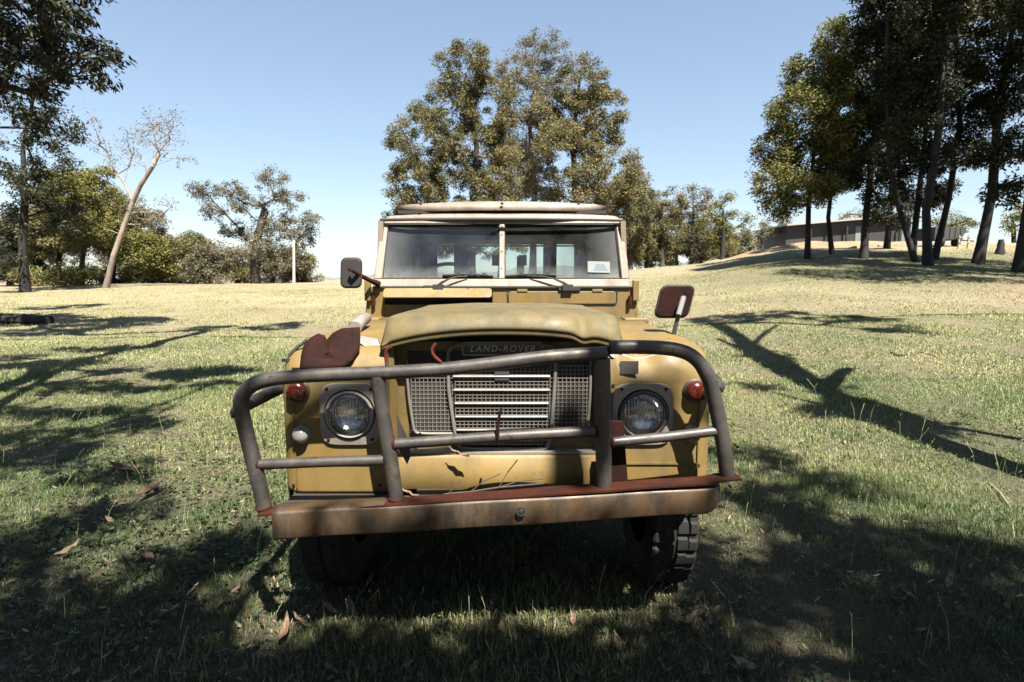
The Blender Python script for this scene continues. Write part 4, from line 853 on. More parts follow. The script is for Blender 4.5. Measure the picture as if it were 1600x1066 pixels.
# wheels, axle, chassis
for s in (-1, 1):
    for yy in (.50, 2.72):
        wh = empty('wheel', (s * .755, yy, .37), parent=truck); 
        tyb = MB(); prof_t = [(.20, -.09), (.25, -.103), (.30, -.106), (.338, -.102), (.352, -.096), (.362, -.085), (.362, -.050), (.362, -.048), (.362, -.008), (.362, -.006), (.362, .006), (.362, .008), (.362, .048), (.362, .050), (.362, .085), (.352, .096), (.338, .102), (.30, .106), (.25, .103), (.20, .09)]
        na = 240; vs = []
        for j_, (r_, x_) in enumerate(prof_t):
            for k in range(na):
                lug = 0
                if 4 <= j_ <= 6: lug = (k % 8) < 5
                elif 7 <= j_ <= 8: lug = ((k + 2) % 8) < 6
                elif 11 <= j_ <= 12: lug = ((k + 5) % 8) < 6
                elif 13 <= j_ <= 15: lug = ((k + 4) % 8) < 5
                a_ = 6.28318 * k / na; rr_ = r_ + (.010 if lug else 0); vs.append((x_ * s, rr_ * math.cos(a_), rr_ * math.sin(a_)))
        tyb.add(vs, [(j_ * na + k, j_ * na + (k + 1) % na, (j_ + 1) * na + (k + 1) % na, (j_ + 1) * na + k) for j_ in range(len(prof_t) - 1) for k in range(na)])
        tyb.build('tyre', M['tyre'], wh, angle=30)
        MB().lathe([(.205, .085), (.20, .07), (.17, .05), (.10, .06), (.06, .075), (.001, .08)], (0, 0, 0), axis=(s, 0, 0), n=32, cap=False).build('rim', M['surround'], wh)
ch = MB()
for s in (-1, 1):
    ch.box((s * .36 - .04, -.10, .50), (s * .36 + .04, 3.2, .60))
    ch.tube([(s * .36, -.02, .50), (s * .36, .25, .42), (s * .36, .5, .40), (s * .36, .8, .43), (s * .36, 1.05, .52)], .028, 6)
ch.tube([(-.66, .50, .37), (.66, .50, .37)], .045, 12); ch.lathe([(.0, -.1), (.10, -.07), (.14, 0), (.10, .07), (.0, .1)], (.22, .50, .37), n=20)
ch.tube([(-.62, .32, .38), (.62, .32, .38)], .016, 8); ch.box((-.3, .2, .55), (.3, 1.2, .70)); ch.box((-.42, -.04, .56), (.42, .06, .60))
ch.build('chassis', M['under'], truck, smooth=False)
MB().box((-.80, -.17, .586), (.72, .40, .596)).build('splash_tray', M['under'], truck, smooth=False)  # tray added to stop sunlight passing between bumper and valance
for s in (-1, 1): MB().box((min(s * .43, s * .60), .12, .45), (max(s * .43, s * .60), 1.1, 1.12)).build('inner_wheel_arch', M['under'], truck, smooth=False)

# bumper and bull bar (knocked crooked: right side higher)
BPY = OY - .205
bp = MB()
tl, tr2 = T(424, 801, BPY), T(1130, 762, BPY + .02)
hL, hR = .108, .100
def bsec(u, v):
    p = tl.lerp(tr2, u); h = hL + (hR - hL) * u
    dz = [0, 0, .004, .012, h - .010, h - .003, h, h][v]; dy = [.085, .012, .003, 0, 0, .004, .012, .05][v]
    e = max(0, (u - .965) / .035); z = p.z - dz; 
    if v >= 4: z += .030 * e ** 2
    return Vector((p.x, p.y + dy + .025 * e ** 2 + z * 0 + .003 * math.sin(u * 9), z + .0012 * math.sin(u * 17)))
bp.add([bsec(i / 60, j) for j in range(8) for i in range(61)], [(j * 61 + i, j * 61 + i + 1, (j + 1) * 61 + i + 1, (j + 1) * 61 + i) for j in range(7) for i in range(60)])
bumper = bp.build('bumper', M['bumper'], truck, solid=.004, angle=50)
hp = T(814, 799, BPY - .004); MB().lathe([(.017, 0), (.017, .004), (.012, .004), (.012, -.002)], hp, n=20).build('bumper_bolt', M['darkmetal'], bumper)
MB().lathe([(.010, .003), (.006, .0045)], hp, n=6).build('bolt_head', M['darkmetal'], bumper)
BB = OY - .14
bull = empty('bull_bar', (0, 0, 0), parent=truck)
def tubepx(name, pts, r, m='tube', parent=bull, sm=2, n=16):
    q = [T(p[0], p[1], p[2] if len(p) > 2 else BB) for p in pts]
    return MB().tube(q, r, n, smooth=sm).build(name, M[m], parent, angle=60)
tubepx('top_rail', [(414, 797), (404, 752), (388, 690), (376, 640), (377, 617), (398, 597), (440, 590), (500, 586), (600, 583), (700, 577), (800, 565), (860, 557), (948, 552)], [.027] * 4 + [.027, .027] + [.0255] * 7)
tubepx('top_rail', [(953, 543), (990, 542), (1050, 544), (1086, 556), (1110, 592), (1120, 640), (1130, 690), (1136, 742)], [.0255] * 4 + [.027] * 4)
tubepx('post', [(590, 588), (600, 660), (610, 715), (620, 782)], .0265, sm=1)
tubepx('post', [(941, 560), (942, 640), (943, 700), (944, 768)], .0295, sm=1)
tubepx('lower_rail', [(403, 726), (500, 722), (600, 719)], .0195, sm=0)
tubepx('lower_rail', [(616, 694), (700, 688), (800, 681), (930, 674)], .0205, sm=0)
tubepx('lower_rail', [(955, 691), (1040, 683), (1124, 673)], .0185, sm=0)
tubepx('side_brace', [(372, 650, BB), (370, 640, BB + .01), (395, 628, BB + .10), (440, 606, BB + .35), (470, 596, BB + .6)], .024)
tubepx('side_brace', [(1118, 608, BB), (1122, 600, BB + .02), (1112, 590, BB + .15), (1088, 575, BB + .5)], .022)
tubepx('rail_tail', [(1112, 600, BB + .01), (1126, 606, BB + .02)], .024, sm=0)
for x, y, r, dx, dy in ((606, 720, .0235, 1, 0), (404, 726, .0235, -1, 0), (616, 694, .024, 1, -.1), (932, 674, .0245, -1, .1), (956, 691, .022, 1, -.1), (1123, 673, .022, -1, .1), (620, 779, .032, .1, -1), (944, 765, .034, 0, -1), (412, 793, .031, -.1, -1)):
    c_ = T(x, y, BB); d_ = Vector((dx, 0, -dy)).normalized() * .006
    MB().tube([c_ - d_, c_ - d_ * .4, c_ + d_ * .4, c_ + d_], [r * .86, r, r, r * .86], 14).build('weld_bead', M['rust'], bull)
rl = MB(); a = T(408, 800, BB - .02); b2 = T(1152, 747, BB - .01); q = []
for i in range(31):
    p = a.lerp(b2, i / 30); q.append(p + Vector((0, 0, .0012 * math.sin(i * 1.1) + (.006 if i > 28 else 0))))
for i in range(30): rl.bar(q[i], q[i + 1] + (q[i + 1] - q[i]) * .02, .075, .007)
rl.build('base_rail', M['rust'], bull, smooth=False)
hooks = MB()
for pts in (([(604, 566), (602, 556), (604, 546), (611, 542)]), ([(689, 566), (684, 562), (676, 554), (675, 545), (681, 537)])):
    MB().tube([T(x, y, BB - .012) for x, y in pts], .006, 8, smooth=1).build('hook', M['redpaint'], bull)
MB().tube([T(777, 684, BB - .02), T(778, 660, BB - .028), T(783, 638, BB - .03)], [.007, .006, .005], 8, smooth=1).build('hook', M['flaprust'], bull)
br = MB()
q = [T(620, 650, BB + .03), T(634, 680, BB + .03), T(642, 712, BB + .03), T(636, 726, BB + .03), T(622, 700, BB + .03)]
br.prism(q, (0, .008, 0)); br.build('bracket', M['tube'], bull, smooth=False)
br = MB(); br.prism([T(955, 660, BB + .04), T(974, 660, BB + .04), T(982, 764, BB + .04), T(957, 768, BB + .04)], (0, .03, 0)); br.build('bracket', M['flaprust'], bull, smooth=False)
# rusty flap lying up on the left wing, and clutter round it
fp = [(468, 576), (470, 556), (474, 540), (484, 528), (497, 521), (507, 524), (510, 531), (520, 520), (534, 513), (562, 511), (563, 524), (562, 545), (552, 562), (538, 573), (500, 576)]
mb = MB(); c0 = (515, 550)
rings = []
for k in range(6):
    f = k / 5
    for x, y in fp:
        X_, Y_ = c0[0] + (x - c0[0]) * f, c0[1] + (y - c0[1]) * f
        rings.append(T(X_, Y_, OY - .02 + (576 - Y_) / 65 * .10 + (.012 if abs(X_ - 510) < 3 else 0) + .004 * math.sin(X_ * .21 + Y_ * .13)))
n = len(fp); fs = [(k * n + i, k * n + (i + 1) % n, (k + 1) * n + (i + 1) % n, (k + 1) * n + i) for k in range(5) for i in range(n)]
mb.add(rings, fs).build('rusty_flap', M['flaprust'], truck, solid=.003, angle=20)
mb = MB(); mb.tube([T(451, 556, OY + .05), T(462, 545, OY + .06), T(480, 531, OY + .07)], .007, 8); mb.box(tuple(T(440, 566, OY + .03)), tuple(T(440, 566, OY + .03) + Vector((.03, .02, .012)))); mb.build('flap_stay', M['darkmetal'], truck)
mb = MB(); mb.prism([T(561, 524, OY + .12), T(590, 530, OY + .12), T(596, 545, OY + .10), T(578, 546, OY + .09), T(562, 536, OY + .1)], (0, .02, -.006)); mb.build('wing_bracket', M['darkmetal'], truck, smooth=False)
sn = MB(); sn.tube([T(555, 512, OY + .45), T(563, 503, OY + .55), T(572, 497, OY + .7)], [.030, .030, .028], 14); sn.build('air_hose', M['surround'], truck)
cl_ = MB(); cl_.tube([T(545, 506, OY + .5), T(556, 503, OY + .5), T(565, 510, OY + .52)], .005, 6, smooth=1); cl_.build('hose_clip', M['darkmetal'], truck)
dk = MB(); dk.prism([T(1018, 532, OY + .2), T(1045, 530, OY + .25), T(1060, 536, OY + .2), T(1030, 537, OY + .15)], (0, 0, .004)); dk.build('wing_slot', M['black'], truck, smooth=False)
tp = MB(); tp.box((.475, -.004, 1.075), (.545, -.001, 1.125)); tp.build('patch_plate', M['darkmetal'], truck)
# mirrors
def mirror(cpx, cpy, Y_, wpx, hpx, lean, arm, armr, armm, plate='dark'):
    mr = empty('mirror', (0, 0, 0), parent=truck); c = T(cpx, cpy, Y_); k = (Y_ / F); w, h = wpx / 2 * k, hpx / 2 * k
    sh = [Vector(p) for p in rrect(w, h, .026, 0)]; sh = [c + Vector((p.x + lean * p.z, 0, p.z)) for p in sh]
    MB().prism(sh, (0, .028, 0)).build('mirror_back', M['black'] if plate == 'black' else M['flaprust'], mr, bevel=.005)
    MB().tube([p + Vector((0, .012, 0)) for p in sh] + [sh[0] + Vector((0, .012, 0))], .007, 8, cap=False).build('mirror_edge', M['black'], mr)
    MB().prism([c + (p - c) * .93 + Vector((0, .029, 0)) for p in sh], (0, .003, 0)).build('mirror_glass', M['chrome'], mr)
    q = [T(*p) for p in arm]; MB().tube(q, armr, 10, smooth=1).build('arm', M[armm], mr)
    return mr
mirror(548, 426.5, by - .16, 30, 44, .05, [(545, 420, by - .19), (552, 424, by - .2), (575, 437, by - .08), (592, 444, by - .02)], [.010, .010, .013, .018], 'rust', 'black')
m2 = mirror(1055, 471.5, OY + .42, 50, 48, .22, [(1069, 464, OY + .40), (1066, 474, OY + .38), (1058, 500, OY + .38), (1052, 526, OY + .38)], [.010, .011, .010, .010], 'darkmetal')
MB().tube([T(1068, 464, OY + .385), T(1060, 492, OY + .362)], .012, 10).build('arm_sleeve', M['silver'], m2)
MB().lathe([(.022, 0), (.018, .012), (.008, .016)], T(1052, 528, OY + .38), axis=(0, 0, 1), n=16).build('arm_foot', M['black'], m2)
tw_ = MB(); tw_.tube([T(985, 512, OY + .9), T(1000, 508, OY + .85), T(1030, 512, OY + .7)], .003, 6, smooth=1); tw_.build('wing_wire', M['darkmetal'], truck)
#TRUCK-END
#MISC-BEGIN
# ------------------------------------------------------------ shed, trailer and other things on the rise
def shed():
    Yb = 58.0; z0 = tz(34, Yb) - 1.2
    base = U(1330, 390, Yb); root = empty('long_shed', (base.x, Yb, z0)); tag(root, 'long low dark farm shed with pale sloping roof on the rise', 'shed')
    def L(px, py, dy=0): p = U(px, py, Yb + dy); return Vector((p.x - base.x, dy, p.z - z0))
    wl = MB(); a, b, c, d = L(1226, 384), L(1424, 384), L(1424, 338), L(1230, 354); a.z = 0; b.z = 0
    wl.prism([a, b, c, d], (0, 7, 0)).build('wall', mat('dark_sheet_wall', (.045, .04, .045), .6), root, smooth=False)
    rf_ = MB(); rf_.prism([L(1224, 354), L(1428, 337), L(1428, 334.5), L(1224, 351.5)], (0, 8.2, 0)); o = rf_.build('roof', mat('pale_roof_sheet', (.78, .66, .62), .5), root, smooth=False); o.location.y = -.8
    dm = MB(); dm.box(tuple(L(1335, 384) + Vector((0, -.05, -1))), (L(1345, 352).x, -.005, L(1345, 354).z)); dm.build('door', mat('pale_green_door', (.35, .38, .35), .6), root, smooth=False)
    dm = MB(); dm.box(tuple(L(1407, 384) + Vector((0, -.05, -1))), (L(1415, 352).x, -.005, L(1415, 352).z)); dm.build('door', mat('grey_green_sheet', (.30, .36, .35), .6), root, smooth=False)
    for x in (1262, 1290, 1318, 1400):
        pm = MB(); p = L(x, 384); pm.box((p.x - .08, -.5, 0), (p.x + .08, -.35, L(x, 354).z)); pm.build('post', M['bark_dark'], root, smooth=False)
shed()
def trailer():
    Yb = 36.0; c = U(1482, 392, Yb); g = tz(c.x, Yb); root = empty('farm_trailer', (c.x, Yb, g)); tag(root, 'dark box trailer parked between the grove trunks', 'trailer')
    tm_ = mat('dull_dark_trailer', (.05, .055, .05), .7)
    mb = MB(); mb.prism([(-.95, 0, .45), (.85, 0, .45), (.95, 0, 1.25), (-.95, 0, 1.25)], (0, 1.6, 0)); mb.build('box', tm_, root, smooth=False, bevel=.02)
    mb = MB(); 
    for x in (-.7, -.35, 0, .35, .7): mb.box((x - .03, -.04, .46), (x + .03, -.003, 1.24))
    mb.build('ribs', tm_, root, smooth=False)
    for x in (-.5, .5): MB().lathe([(.3, -.1), (.32, 0), (.3, .1)], (x, .1, .3), axis=(1, 0, 0), n=20).build('wheel', M['tyre'], root)
    MB().bar((.9, .8, .5), (2.2, .8, .4), .08).build('drawbar', M['darkmetal'], root)
trailer()
def post(px, py0, py1, Y, w, name, m, label, cat, lean=0):
    b = U(px, py0, Y); t = U(px + lean, py1, Y); g = tz(b.x, Y); mb = MB(); mb.tube([(0, 0, -.2), (t.x - b.x, 0, t.z - g)], [w, w * .8], 10)
    o = mb.build(name, m, None); o.location = (b.x, Y, g); tag(o, label, cat); return o
post(459, 441, 375, 40, .10, 'pole', mat('weathered_white_pole', (.34, .30, .27), .8), 'pale bare pole standing at the field edge before the airy gum', 'pole')
rails = empty('rail_fence', (U(1512, 388, 33).x, 33, tz(U(1512, 388, 33).x, 33))); tag(rails, 'short weathered rail fence right of the trailer', 'fence')
fm = mat('grey_fence_wood', (.24, .18, .13), .9)
for x in (-.55, 0, .55): MB().bar((x, 0, -.1), (x, 0, .75), .08).build('post', fm, rails, smooth=False)
for z in (.35, .65): MB().bar((-.6, -.05, z), (.6, -.05, z), .05).build('rail', fm, rails, smooth=False)
def logp(name, pts, r, m, label, cat, sm=1):
    P0 = Vector(pts[0]); mb = MB(); mb.tube([Vector(p) - P0 for p in pts], r, 10, smooth=sm); o = mb.build(name, m, None); o.location = P0; tag(o, label, cat); return o
for i, (x0, y0, x1, y1, r, m, lab) in enumerate(((1338, 388, 1372, 391, .10, 'bark_pale', 'pale fallen log lying behind the thick leaning gum'), (1372, 386, 1400, 385, .08, 'bark_pale', 'thin pale log right of the fallen log by the shed'), (1100, 409, 1125, 406, .07, 'bark_pale', 'pale branch lying on the crest left of the grove'), (-30, 506, 30, 513, .17, 'bark_dark', 'dark log in the shade at the left picture edge'))):
    A, B = ground_at(x0, y0), ground_at(x1, y1); B.y = A.y + .1; d = r * .7
    logp('log', [A + Vector((0, 0, d)), A.lerp(B, .5) + Vector((0, .05, d)), B + Vector((0, 0, d))], [r, r, r * .8], M[m], lab, 'log')
st = ground_at(1562, 398); logp('stump', [st, st + Vector((.02, 0, .45)), st + Vector((0, 0, .75))], [.22, .16, .12], M['bark_dark'], 'small dark stump between the last two grove trunks', 'stump')
# red anthill-like dirt mound by the shed
mn = U(1300, 388, 44); gm = tz(mn.x, 44)
mb = MB(); mb.grid(lambda u, v: Vector(((u - .5) * 22, (v - .5) * 8, tz(mn.x - 1 + (u - .5) * 22, 44 + (v - .5) * 8) - gm + .7 * (math.sin(u * math.pi) * math.sin(v * math.pi)) ** 1.3 + .10 * math.sin(u * 31) * math.sin(v * 17) * math.sin(u * math.pi) - .12)), 60, 24)
dm = mat('orange_dirt', (.42, .22, .11), .95); n_ = N(dm); n_.base(n_.mix(n_.ramp(n_.noise(.8, 6, .7), [(.4, 0), (.6, 1)]), (.40, .20, .11), (.36, .30, .17)))
o = mb.build('dirt_mound', dm, None); o.location = (mn.x - 1, 44, gm); tag(o, 'low bare orange dirt bank in front of the shed', 'mound')
# twigs
def twig(name, pxs, r, m, lab, lift=.012):
    pts = [ground_at(x, y) + Vector((0, 0, lift + .012 * (i % 2))) for i, (x, y) in enumerate(pxs)]
    return logp(name, pts, r, M[m], lab, 'twig', 0)
twig('twig', [(1392, 553), (1405, 559), (1418, 556)], .012, 'bark_dark', 'short dark twig lying on the sunny grass at right')
twig('twig', [(1438, 552), (1460, 558), (1466, 561)], .010, 'bark_pale', 'thin pale twig right of the dark twig on the sunny grass')
twig('twig', [(1545, 757), (1562, 778), (1578, 798)], .007, 'bark_pale', 'long pale twig near the right edge in the grass')
tb = [T(632, 778, BB + .02), T(665, 782, BB + .04), T(700, 774, BB + .05), T(735, 771, BB + .05), T(780, 764, BB + .06), T(850, 758, BB + .06)]
tb = [p + Vector((OX, OY, .006)) for p in tb]; P0 = tb[0]; mb = MB(); mb.tube([p - P0 for p in tb], .0035, 6)
for k, e in ((3, (.08, .0, .05)), (4, (.05, .02, .07)), (2, (.05, -.01, .03)), (4, (.12, .01, .02))): p = tb[k] - P0; mb.tube([p, p + Vector(e) * .6 + Vector((0, 0, .01)), p + Vector(e) * 1.4], .002, 5)
o = mb.build('dry_twig', M['bark_mid']); o.location = P0; tag(o, 'dry forked twig caught between bumper rail and yellow valance', 'twig')
# fallen leaves that can be told apart
def gum_leaf(L_, Wd, curl, m, fold=.25, seed=0):
    rg = random.Random(seed); mb = MB(); nu, nv = 4, 12
    def f(u, v):
        x = (u * 2 - 1); w = Wd * math.sin(min(1, v * 1.02) * math.pi) ** .75 * (1 - .35 * v)
        a = v - .5
        return Vector((x * w * .5, L_ * a, fold * abs(x) * w + curl * (a * a) * 4 * L_ * .5 + .004 * math.sin(v * 14 + x * 3 + seed)))
    mb.grid(f, nu, nv); return mb
LV = [(1082, 983, .075, .038, 'pinkish curled leaf, left of the pair lying in front of the right wheel'), (1119, 978, .085, .040, 'flat pale pink leaf, right of the pair in front of the right wheel'), (1095, 1003, .06, .016, 'narrow folded brown leaf just below the pink pair'), (1091, 950, .05, .026, 'small light leaf above the pink pair of leaves'),
 (1484, 920, .085, .028, 'upright tan leaf in the dark grass at lower right'), (1157, 1056, .08, .036, 'orange tan leaf at the bottom edge right of centre'), (1417, 945, .045, .020, 'small curled orange leaf left of the upright tan leaf'), (1571, 963, .035, .02, 'tiny round leaf near the right edge'),
 (1247, 853, .035, .018, 'small orange leaf in shade right of the bumper'), (1565, 727, .05, .02, 'dark leaf in the sunny grass at the far right'), (108, 872, .10, .03, 'long pinkish leaf in grass at the lower left'), (230, 884, .07, .04, 'bright orange leaf in the left sunlit patch'), (92, 846, .08, .035, 'tan leaf above the long pinkish leaf'),
 (302, 944, .075, .045, 'crumpled beige leaf left of the truck in shade'), (548, 972, .08, .035, 'golden leaf lying under the left wheel edge'), (516, 966, .075, .022, 'narrow tan leaf beside the golden leaf'), (446, 1000, .10, .03, 'pink split leaf standing up below the left wheel'), (470, 990, .09, .02, 'thin folded leaf right of the pink split leaf'),
 (172, 823, .05, .02, 'small brown leaf left of the bark strip'), (742, 1060, .04, .02, 'small orange leaf at the bottom edge centre'), (895, 983, .045, .02, 'little brown leaf on grass before the bumper centre'), (900, 948, .05, .02, 'rusty leaf at the edge of the truck shadow'), (965, 1025, .06, .022, 'brown folded leaf low in the middle foreground'), (1215, 1030, .05, .02, 'dull brown leaf in the lower right grass')]
for i, (x, y, l, w, lab) in enumerate(LV):
    g = ground_at(x, y); o = gum_leaf(l * 1.3, w * 1.4, random.uniform(.1, .5), None, seed=i).build('dry_leaf', M['litter'], None, solid=.0012)
    at = o.data.attributes.new('tint', 'FLOAT', 'FACE'); at.data.foreach_set('value', [.45 + .5 * random.random()] * len(o.data.polygons))
    o.location = g + Vector((0, 0, .042)); o.rotation_euler = (random.uniform(.2, .9), random.uniform(-.6, .6), random.uniform(-1.5, 1.5)); tag(o, lab, 'leaf', 'dry leaves lying in the grass')
for x, y, l, w, rz, lab in ((238, 776, .24, .06, -.15, 'upright strip of red brown bark in the left grass'), (190, 745, .30, .07, 1.2, 'long curled piece of bark lying across the left grass'), (212, 740, .16, .05, .8, 'short light bark flake at the right end of the long bark')):
    g = ground_at(x, y); o = gum_leaf(l, w, .25, None, fold=.5, seed=int(x)).build('bark_strip', mat('red_brown_bark', (.19, .10, .065), .85), None, solid=.004); n_ = N(o.data.materials[0]); n_.base(n_.ramp(n_.noise(20, 6, .7, stretch=(1, .2, 1)), [(.35, (.10, .05, .035)), (.7, (.30, .18, .13))]))
    o.location = g + Vector((0, 0, .045)); o.rotation_euler = (.15, .1, rz); tag(o, lab, 'bark')
# leaves on the bumper shelf
for x, y, lab in ((716, 655 + 58, 'pinkish dry leaf resting on the valance top behind the grille bar'), (640, 776, 'brown leaf caught at the foot of the left bull bar post')):
    p = T(x, y, OY - .02 if y < 740 else BB + .03) + Vector((OX, OY, .01)); o = gum_leaf(.09, .022, .2, None, seed=int(y)).build('dry_leaf', M['litter'], None, solid=.001)
    at = o.data.attributes.new('tint', 'FLOAT', 'FACE'); at.data.foreach_set('value', [.6] * len(o.data.polygons)); o.location = p; o.rotation_euler = (.3, .2, 1.3); tag(o, lab, 'leaf', 'dry leaves on the truck front')
#MISC-END
#GRASS-BEGIN
# ------------------------------------------------------------ grass, weeds and litter (uncountable)
def fnoise(x, y, s, seed):
    r = np.random.default_rng(seed); v = np.zeros_like(x)
    for k in range(7):
        a = r.uniform(0, 6.28); f = s * r.uniform(.6, 2.2); v += np.sin((x * math.cos(a) + y * math.sin(a)) * f + r.uniform(0, 6.28))
    return v / 4
def scatter(y0, y1, dens, margin=.9):
    out = []
    yy = y0
    while yy < y1:
        st = max(.25, yy * .08); hw = .96 * (yy + st) + margin; k = int(dens * 2 * hw * st)
        out.append(np.stack([rng.uniform(-hw, hw, k), rng.uniform(yy, min(yy + st, y1), k)], 1)); yy += st
    return np.concatenate(out)
def blades(P, h, w, name=None, flat=.5):
    n = len(P); x, y = P[:, 0], P[:, 1]; z = terr(x, y)
    cl = fnoise(x, y, 2.3, 3); tall = np.clip(.75 + .45 * cl + .35 * fnoise(x, y, 9, 4), .25, 2.2)
    H = h * tall * rng.uniform(.45, 1.35, n) * np.where(rng.random(n) < .015, 1.9, 1)
    a = rng.uniform(0, 6.28, n); lean = np.abs(rng.normal(0, flat, n)) + .15; lean = np.minimum(lean, 1.4)
    dx, dy = np.cos(a), np.sin(a); ox, oy = -dy, dx; ww = w * rng.uniform(.6, 1.4, n) / 2
    b = a + rng.uniform(-.8, .8, n)
    hm = H * .55; m = np.stack([x + dx * np.sin(lean * .55) * hm, y + dy * np.sin(lean * .55) * hm, z + np.cos(lean * .55) * hm], 1)
    l2 = np.minimum(lean * 1.35, 1.75); t = m + np.stack([np.cos(b) * np.sin(l2) * H * .5, np.sin(b) * np.sin(l2) * H * .5, np.cos(l2) * H * .5], 1)
    t[:, 2] = np.maximum(t[:, 2], z + .004)
    o3 = np.stack([ox, oy, np.zeros(n)], 1) * ww[:, None]; p = np.stack([x, y, z - .004], 1)
    v = np.stack([p - o3, p + o3, m + o3 * .8, m - o3 * .8, t], 1).reshape(-1, 3); k = np.arange(n) * 5
    f = np.stack([np.stack([k, k + 1, k + 2], 1), np.stack([k, k + 2, k + 3], 1), np.stack([k + 3, k + 2, k + 4], 1)], 1).reshape(-1, 3)
    dry = np.clip(rng.random(n) * .8 + .18 * fnoise(x, y, 1.3, 9), 0, 1)
    return v, f, np.repeat(dry, 3)
parts = []
for y0, y1, d, h, w, fl in ((1.0, 2.2, 13000, .050, .0026, 1.0), (2.2, 4.0, 9000, .046, .0034, 1.0), (4.0, 7.0, 4200, .045, .0055, 1.0), (7, 12, 1500, .045, .010, .95), (12, 40, 400, .045, .013, .95)):
    P = scatter(y0, y1, d, .9 if y0 < 4 else 3.0); 
    if y0 < 4:   # sparser under the truck and where the litter lies thick
        x, y = P[:, 0], P[:, 1]; keep = rng.random(len(P)) < np.clip(.95 + .35 * fnoise(x, y, 3.1, 21), .3, 1); P = P[keep]
    if y1 > 20: P = P[rng.random(len(P)) < np.clip(1.25 - (P[:, 1] - 12) / 24 + .3 * fnoise(P[:, 0], P[:, 1], .5, 77), 0, 1)]
    parts.append(blades(P, h, w, flat=fl))
o_ = 0; VV = []; FF = []; TT = []
for v, f, t in parts: VV.append(v); FF.append(f + o_); TT.append(t); o_ += len(v)
tag(link('grass', np_mesh('grass', np.concatenate(VV), np.concatenate(FF), M['grass'], {'tint': np.concatenate(TT)})), 'short mixed green and straw coloured grass covering the field', 'grass', kind='stuff')
# tall seed stems
def stems():
    P = scatter(1.2, 6, 26); n = len(P); x, y = P[:, 0], P[:, 1]; z = terr(x, y); vs = []; fs = []; c = 0; tt = []
    for i in range(n):
        h = random.uniform(.10, .24); a = random.uniform(0, 6.28); l = random.uniform(.1, .7) * h; w = .0012
        p = Vector((x[i], y[i], z[i])); pts = [p, p + Vector((math.cos(a) * l * .3, math.sin(a) * l * .3, h * .6)), p + Vector((math.cos(a) * l, math.sin(a) * l, h))]
        for q, u in zip(pts[:-1], pts[1:]):
            o = Vector((w, 0, 0)); vs += [q - o, q + o, u + o, u - o]; fs.append((c, c + 1, c + 2, c + 3)); c += 4; tt.append(random.random())
        for k in range(3):
            q = pts[2] - (pts[2] - pts[1]) * k * .15; d = Vector((random.uniform(-.006, .006), random.uniform(-.006, .006), .010)); o = Vector((.0022, 0, 0)); vs += [q, q + d * .5 + o, q + d, q + d * .5 - o]; fs.append((c, c + 1, c + 2, c + 3)); c += 4; tt.append(.9)
    tag(link('grass_stems', np_mesh('grass_stems', np.array([tuple(v) for v in vs]), np.array(fs), M['grass'], {'tint': tt})), 'thin dry seed stems sticking up from the foreground grass', 'grass', kind='stuff')
stems()
# broad weeds, thick on the left of the truck
def weeds():
    A = scatter(1.3, 5.5, 230, .3); x, y = A[:, 0], A[:, 1]
    k = .09 + .9 * np.exp(-(((x + 1.9) / .75) ** 2 + ((y - 3.2) / 1.1) ** 2)) + .6 * np.exp(-(((x + 2.7) / .8) ** 2 + ((y - 4.0) / 1.2) ** 2)) + .5 * (fnoise(x, y, 5, 33) > 1.05)
    A = A[rng.random(len(A)) < k]; n = len(A); x, y = A[:, 0], A[:, 1]; z = terr(x, y); q = 4; N_ = n * q
    px_ = np.repeat(x, q) + rng.normal(0, .022, N_); py_ = np.repeat(y, q) + rng.normal(0, .022, N_); pz = np.repeat(z, q) + rng.uniform(.022, .065, N_)
    s = rng.uniform(.006, .017, N_); a = rng.uniform(0, 6.28, N_)
    u = np.stack([np.cos(a), np.sin(a), rng.uniform(-.5, .5, N_)], 1); w = np.stack([-np.sin(a), np.cos(a), rng.uniform(-.45, .45, N_)], 1)
    c = np.stack([px_, py_, pz], 1); ang = np.arange(7) * 6.28318 / 7; rad = np.array([1.25, .95, .9, .8, .8, .9, .95])
    v = (c[:, None, :] + s[:, None, None] * rad[None, :, None] * (np.cos(ang)[None, :, None] * u[:, None, :] + np.sin(ang)[None, :, None] * w[:, None, :] * .8)).reshape(-1, 3)
    tag(link('weeds', np_mesh('weeds', v, np.arange(N_ * 7).reshape(-1, 7), M['weed'], {'tint': rng.random(N_)})), 'low broad leaved green weeds growing through the grass', 'weeds', kind='stuff')
weeds()
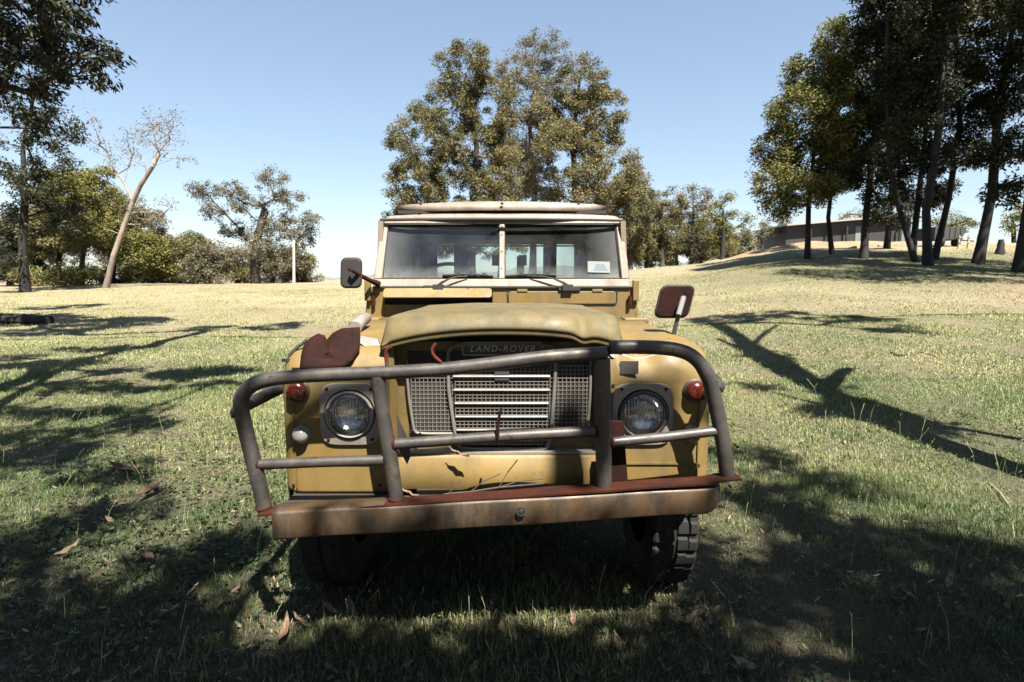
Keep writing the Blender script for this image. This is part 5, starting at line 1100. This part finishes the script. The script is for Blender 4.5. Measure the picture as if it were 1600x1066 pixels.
def litter():
    A = scatter(1.2, 9, 40, .3); B = scatter(1.2, 5, 170, .2); kb = np.exp(-(((B[:, 0] + 1.5) / .9) ** 2 + ((B[:, 1] - 2.9) / .8) ** 2)) + .5 * np.exp(-(((B[:, 0] + .3) / 1.4) ** 2 + ((B[:, 1] - 1.75) / .25) ** 2)) + .12; B = B[rng.random(len(B)) < kb]
    A = np.concatenate([A, B]); n = len(A); x, y = A[:, 0], A[:, 1]; z = terr(x, y) + rng.uniform(.01, .045, n)
    a = rng.uniform(0, 6.28, n); L_ = rng.uniform(.015, .05, n); W_ = L_ * rng.uniform(.2, .45, n); d = np.stack([np.cos(a), np.sin(a), rng.uniform(-.35, .35, n)], 1) * L_[:, None]; o = np.stack([-np.sin(a), np.cos(a), rng.uniform(-.6, .6, n)], 1) * W_[:, None] * .5
    p = np.stack([x, y, z], 1); up = np.stack([np.zeros(n), np.zeros(n), L_ * rng.uniform(0, .3, n)], 1)
    v = np.stack([p, p + d * .35 + o, p + d + up, p + d * .35 - o], 1); v2 = np.stack([p, p + d * .35 + o, p + d * .8 + o * .6 + up, p + d + up, p + d * .8 - o * .6 + up, p + d * .35 - o], 1).reshape(-1, 3)
    tag(link('leaf_litter', np_mesh('leaf_litter', v2, np.arange(n * 6).reshape(-1, 6), M['litter'], {'tint': rng.random(n)})), 'scattered small brown gum leaves in the grass', 'leaf litter', kind='stuff')
litter()
#GRASS-END
K = {'dark_sheet_wall': .4, 'pale_green_door': .4, 'grey_green_sheet': .4, 'dull_dark_trailer': .5, 'yellow_paint': (.31, .305, .27), 'weathered_bonnet_paint': (.27, .265, .25), 'faded_cream_paint': (.34, .34, .36), 'dull_yellow_paint': .35, 'worn_grey_tube': (.28, .27, .255), 'rusting_bumper_steel': (.27, .26, .24), 'red_rust': (.22, .21, .20), 'dark_red_rust': (.15, .2, .2), 'red_oxide': .3,
     'grey_surround_paint': .6, 'dull_grille_plastic': .42, 'grille_wire': .38, 'silver_lettering': .5, 'orange_red_lens': .16, 'milky_lens': .3, 'cabin_lining': .5, 'white_sticker': .32, 'pale_blue_print': .35, 'pale_roof_sheet': .38,
     'dry_soil_and_thatch': (.72, .70, .74), 'grass_blades': (.90, .97, .82), 'broad_weed_leaves': .38, 'dry_fallen_leaves': .5, 'olive_gum_leaves': (1.05, 1.08, 1.0), 'dark_gum_leaves': .5, 'yellow_green_gum_leaves': 1.2, 'grey_gum_leaves': (1.1, 1.1, 1.15),
     'dark_bark': .2, 'pale_gum_bark': .75, 'brown_bark': .45, 'orange_dirt': .5, 'wooded_hill': 1.0, 'red_brown_bark': .5, 'pale_window_rail': .5, 'tyre_rubber': .12}
for m_ in bpy.data.materials:
    k_ = K.get(m_.name.split('.')[0])
    if k_: deepen(m_, tuple(.77 * q for q in (k_ if hasattr(k_, '__len__') else (k_,) * 3)))
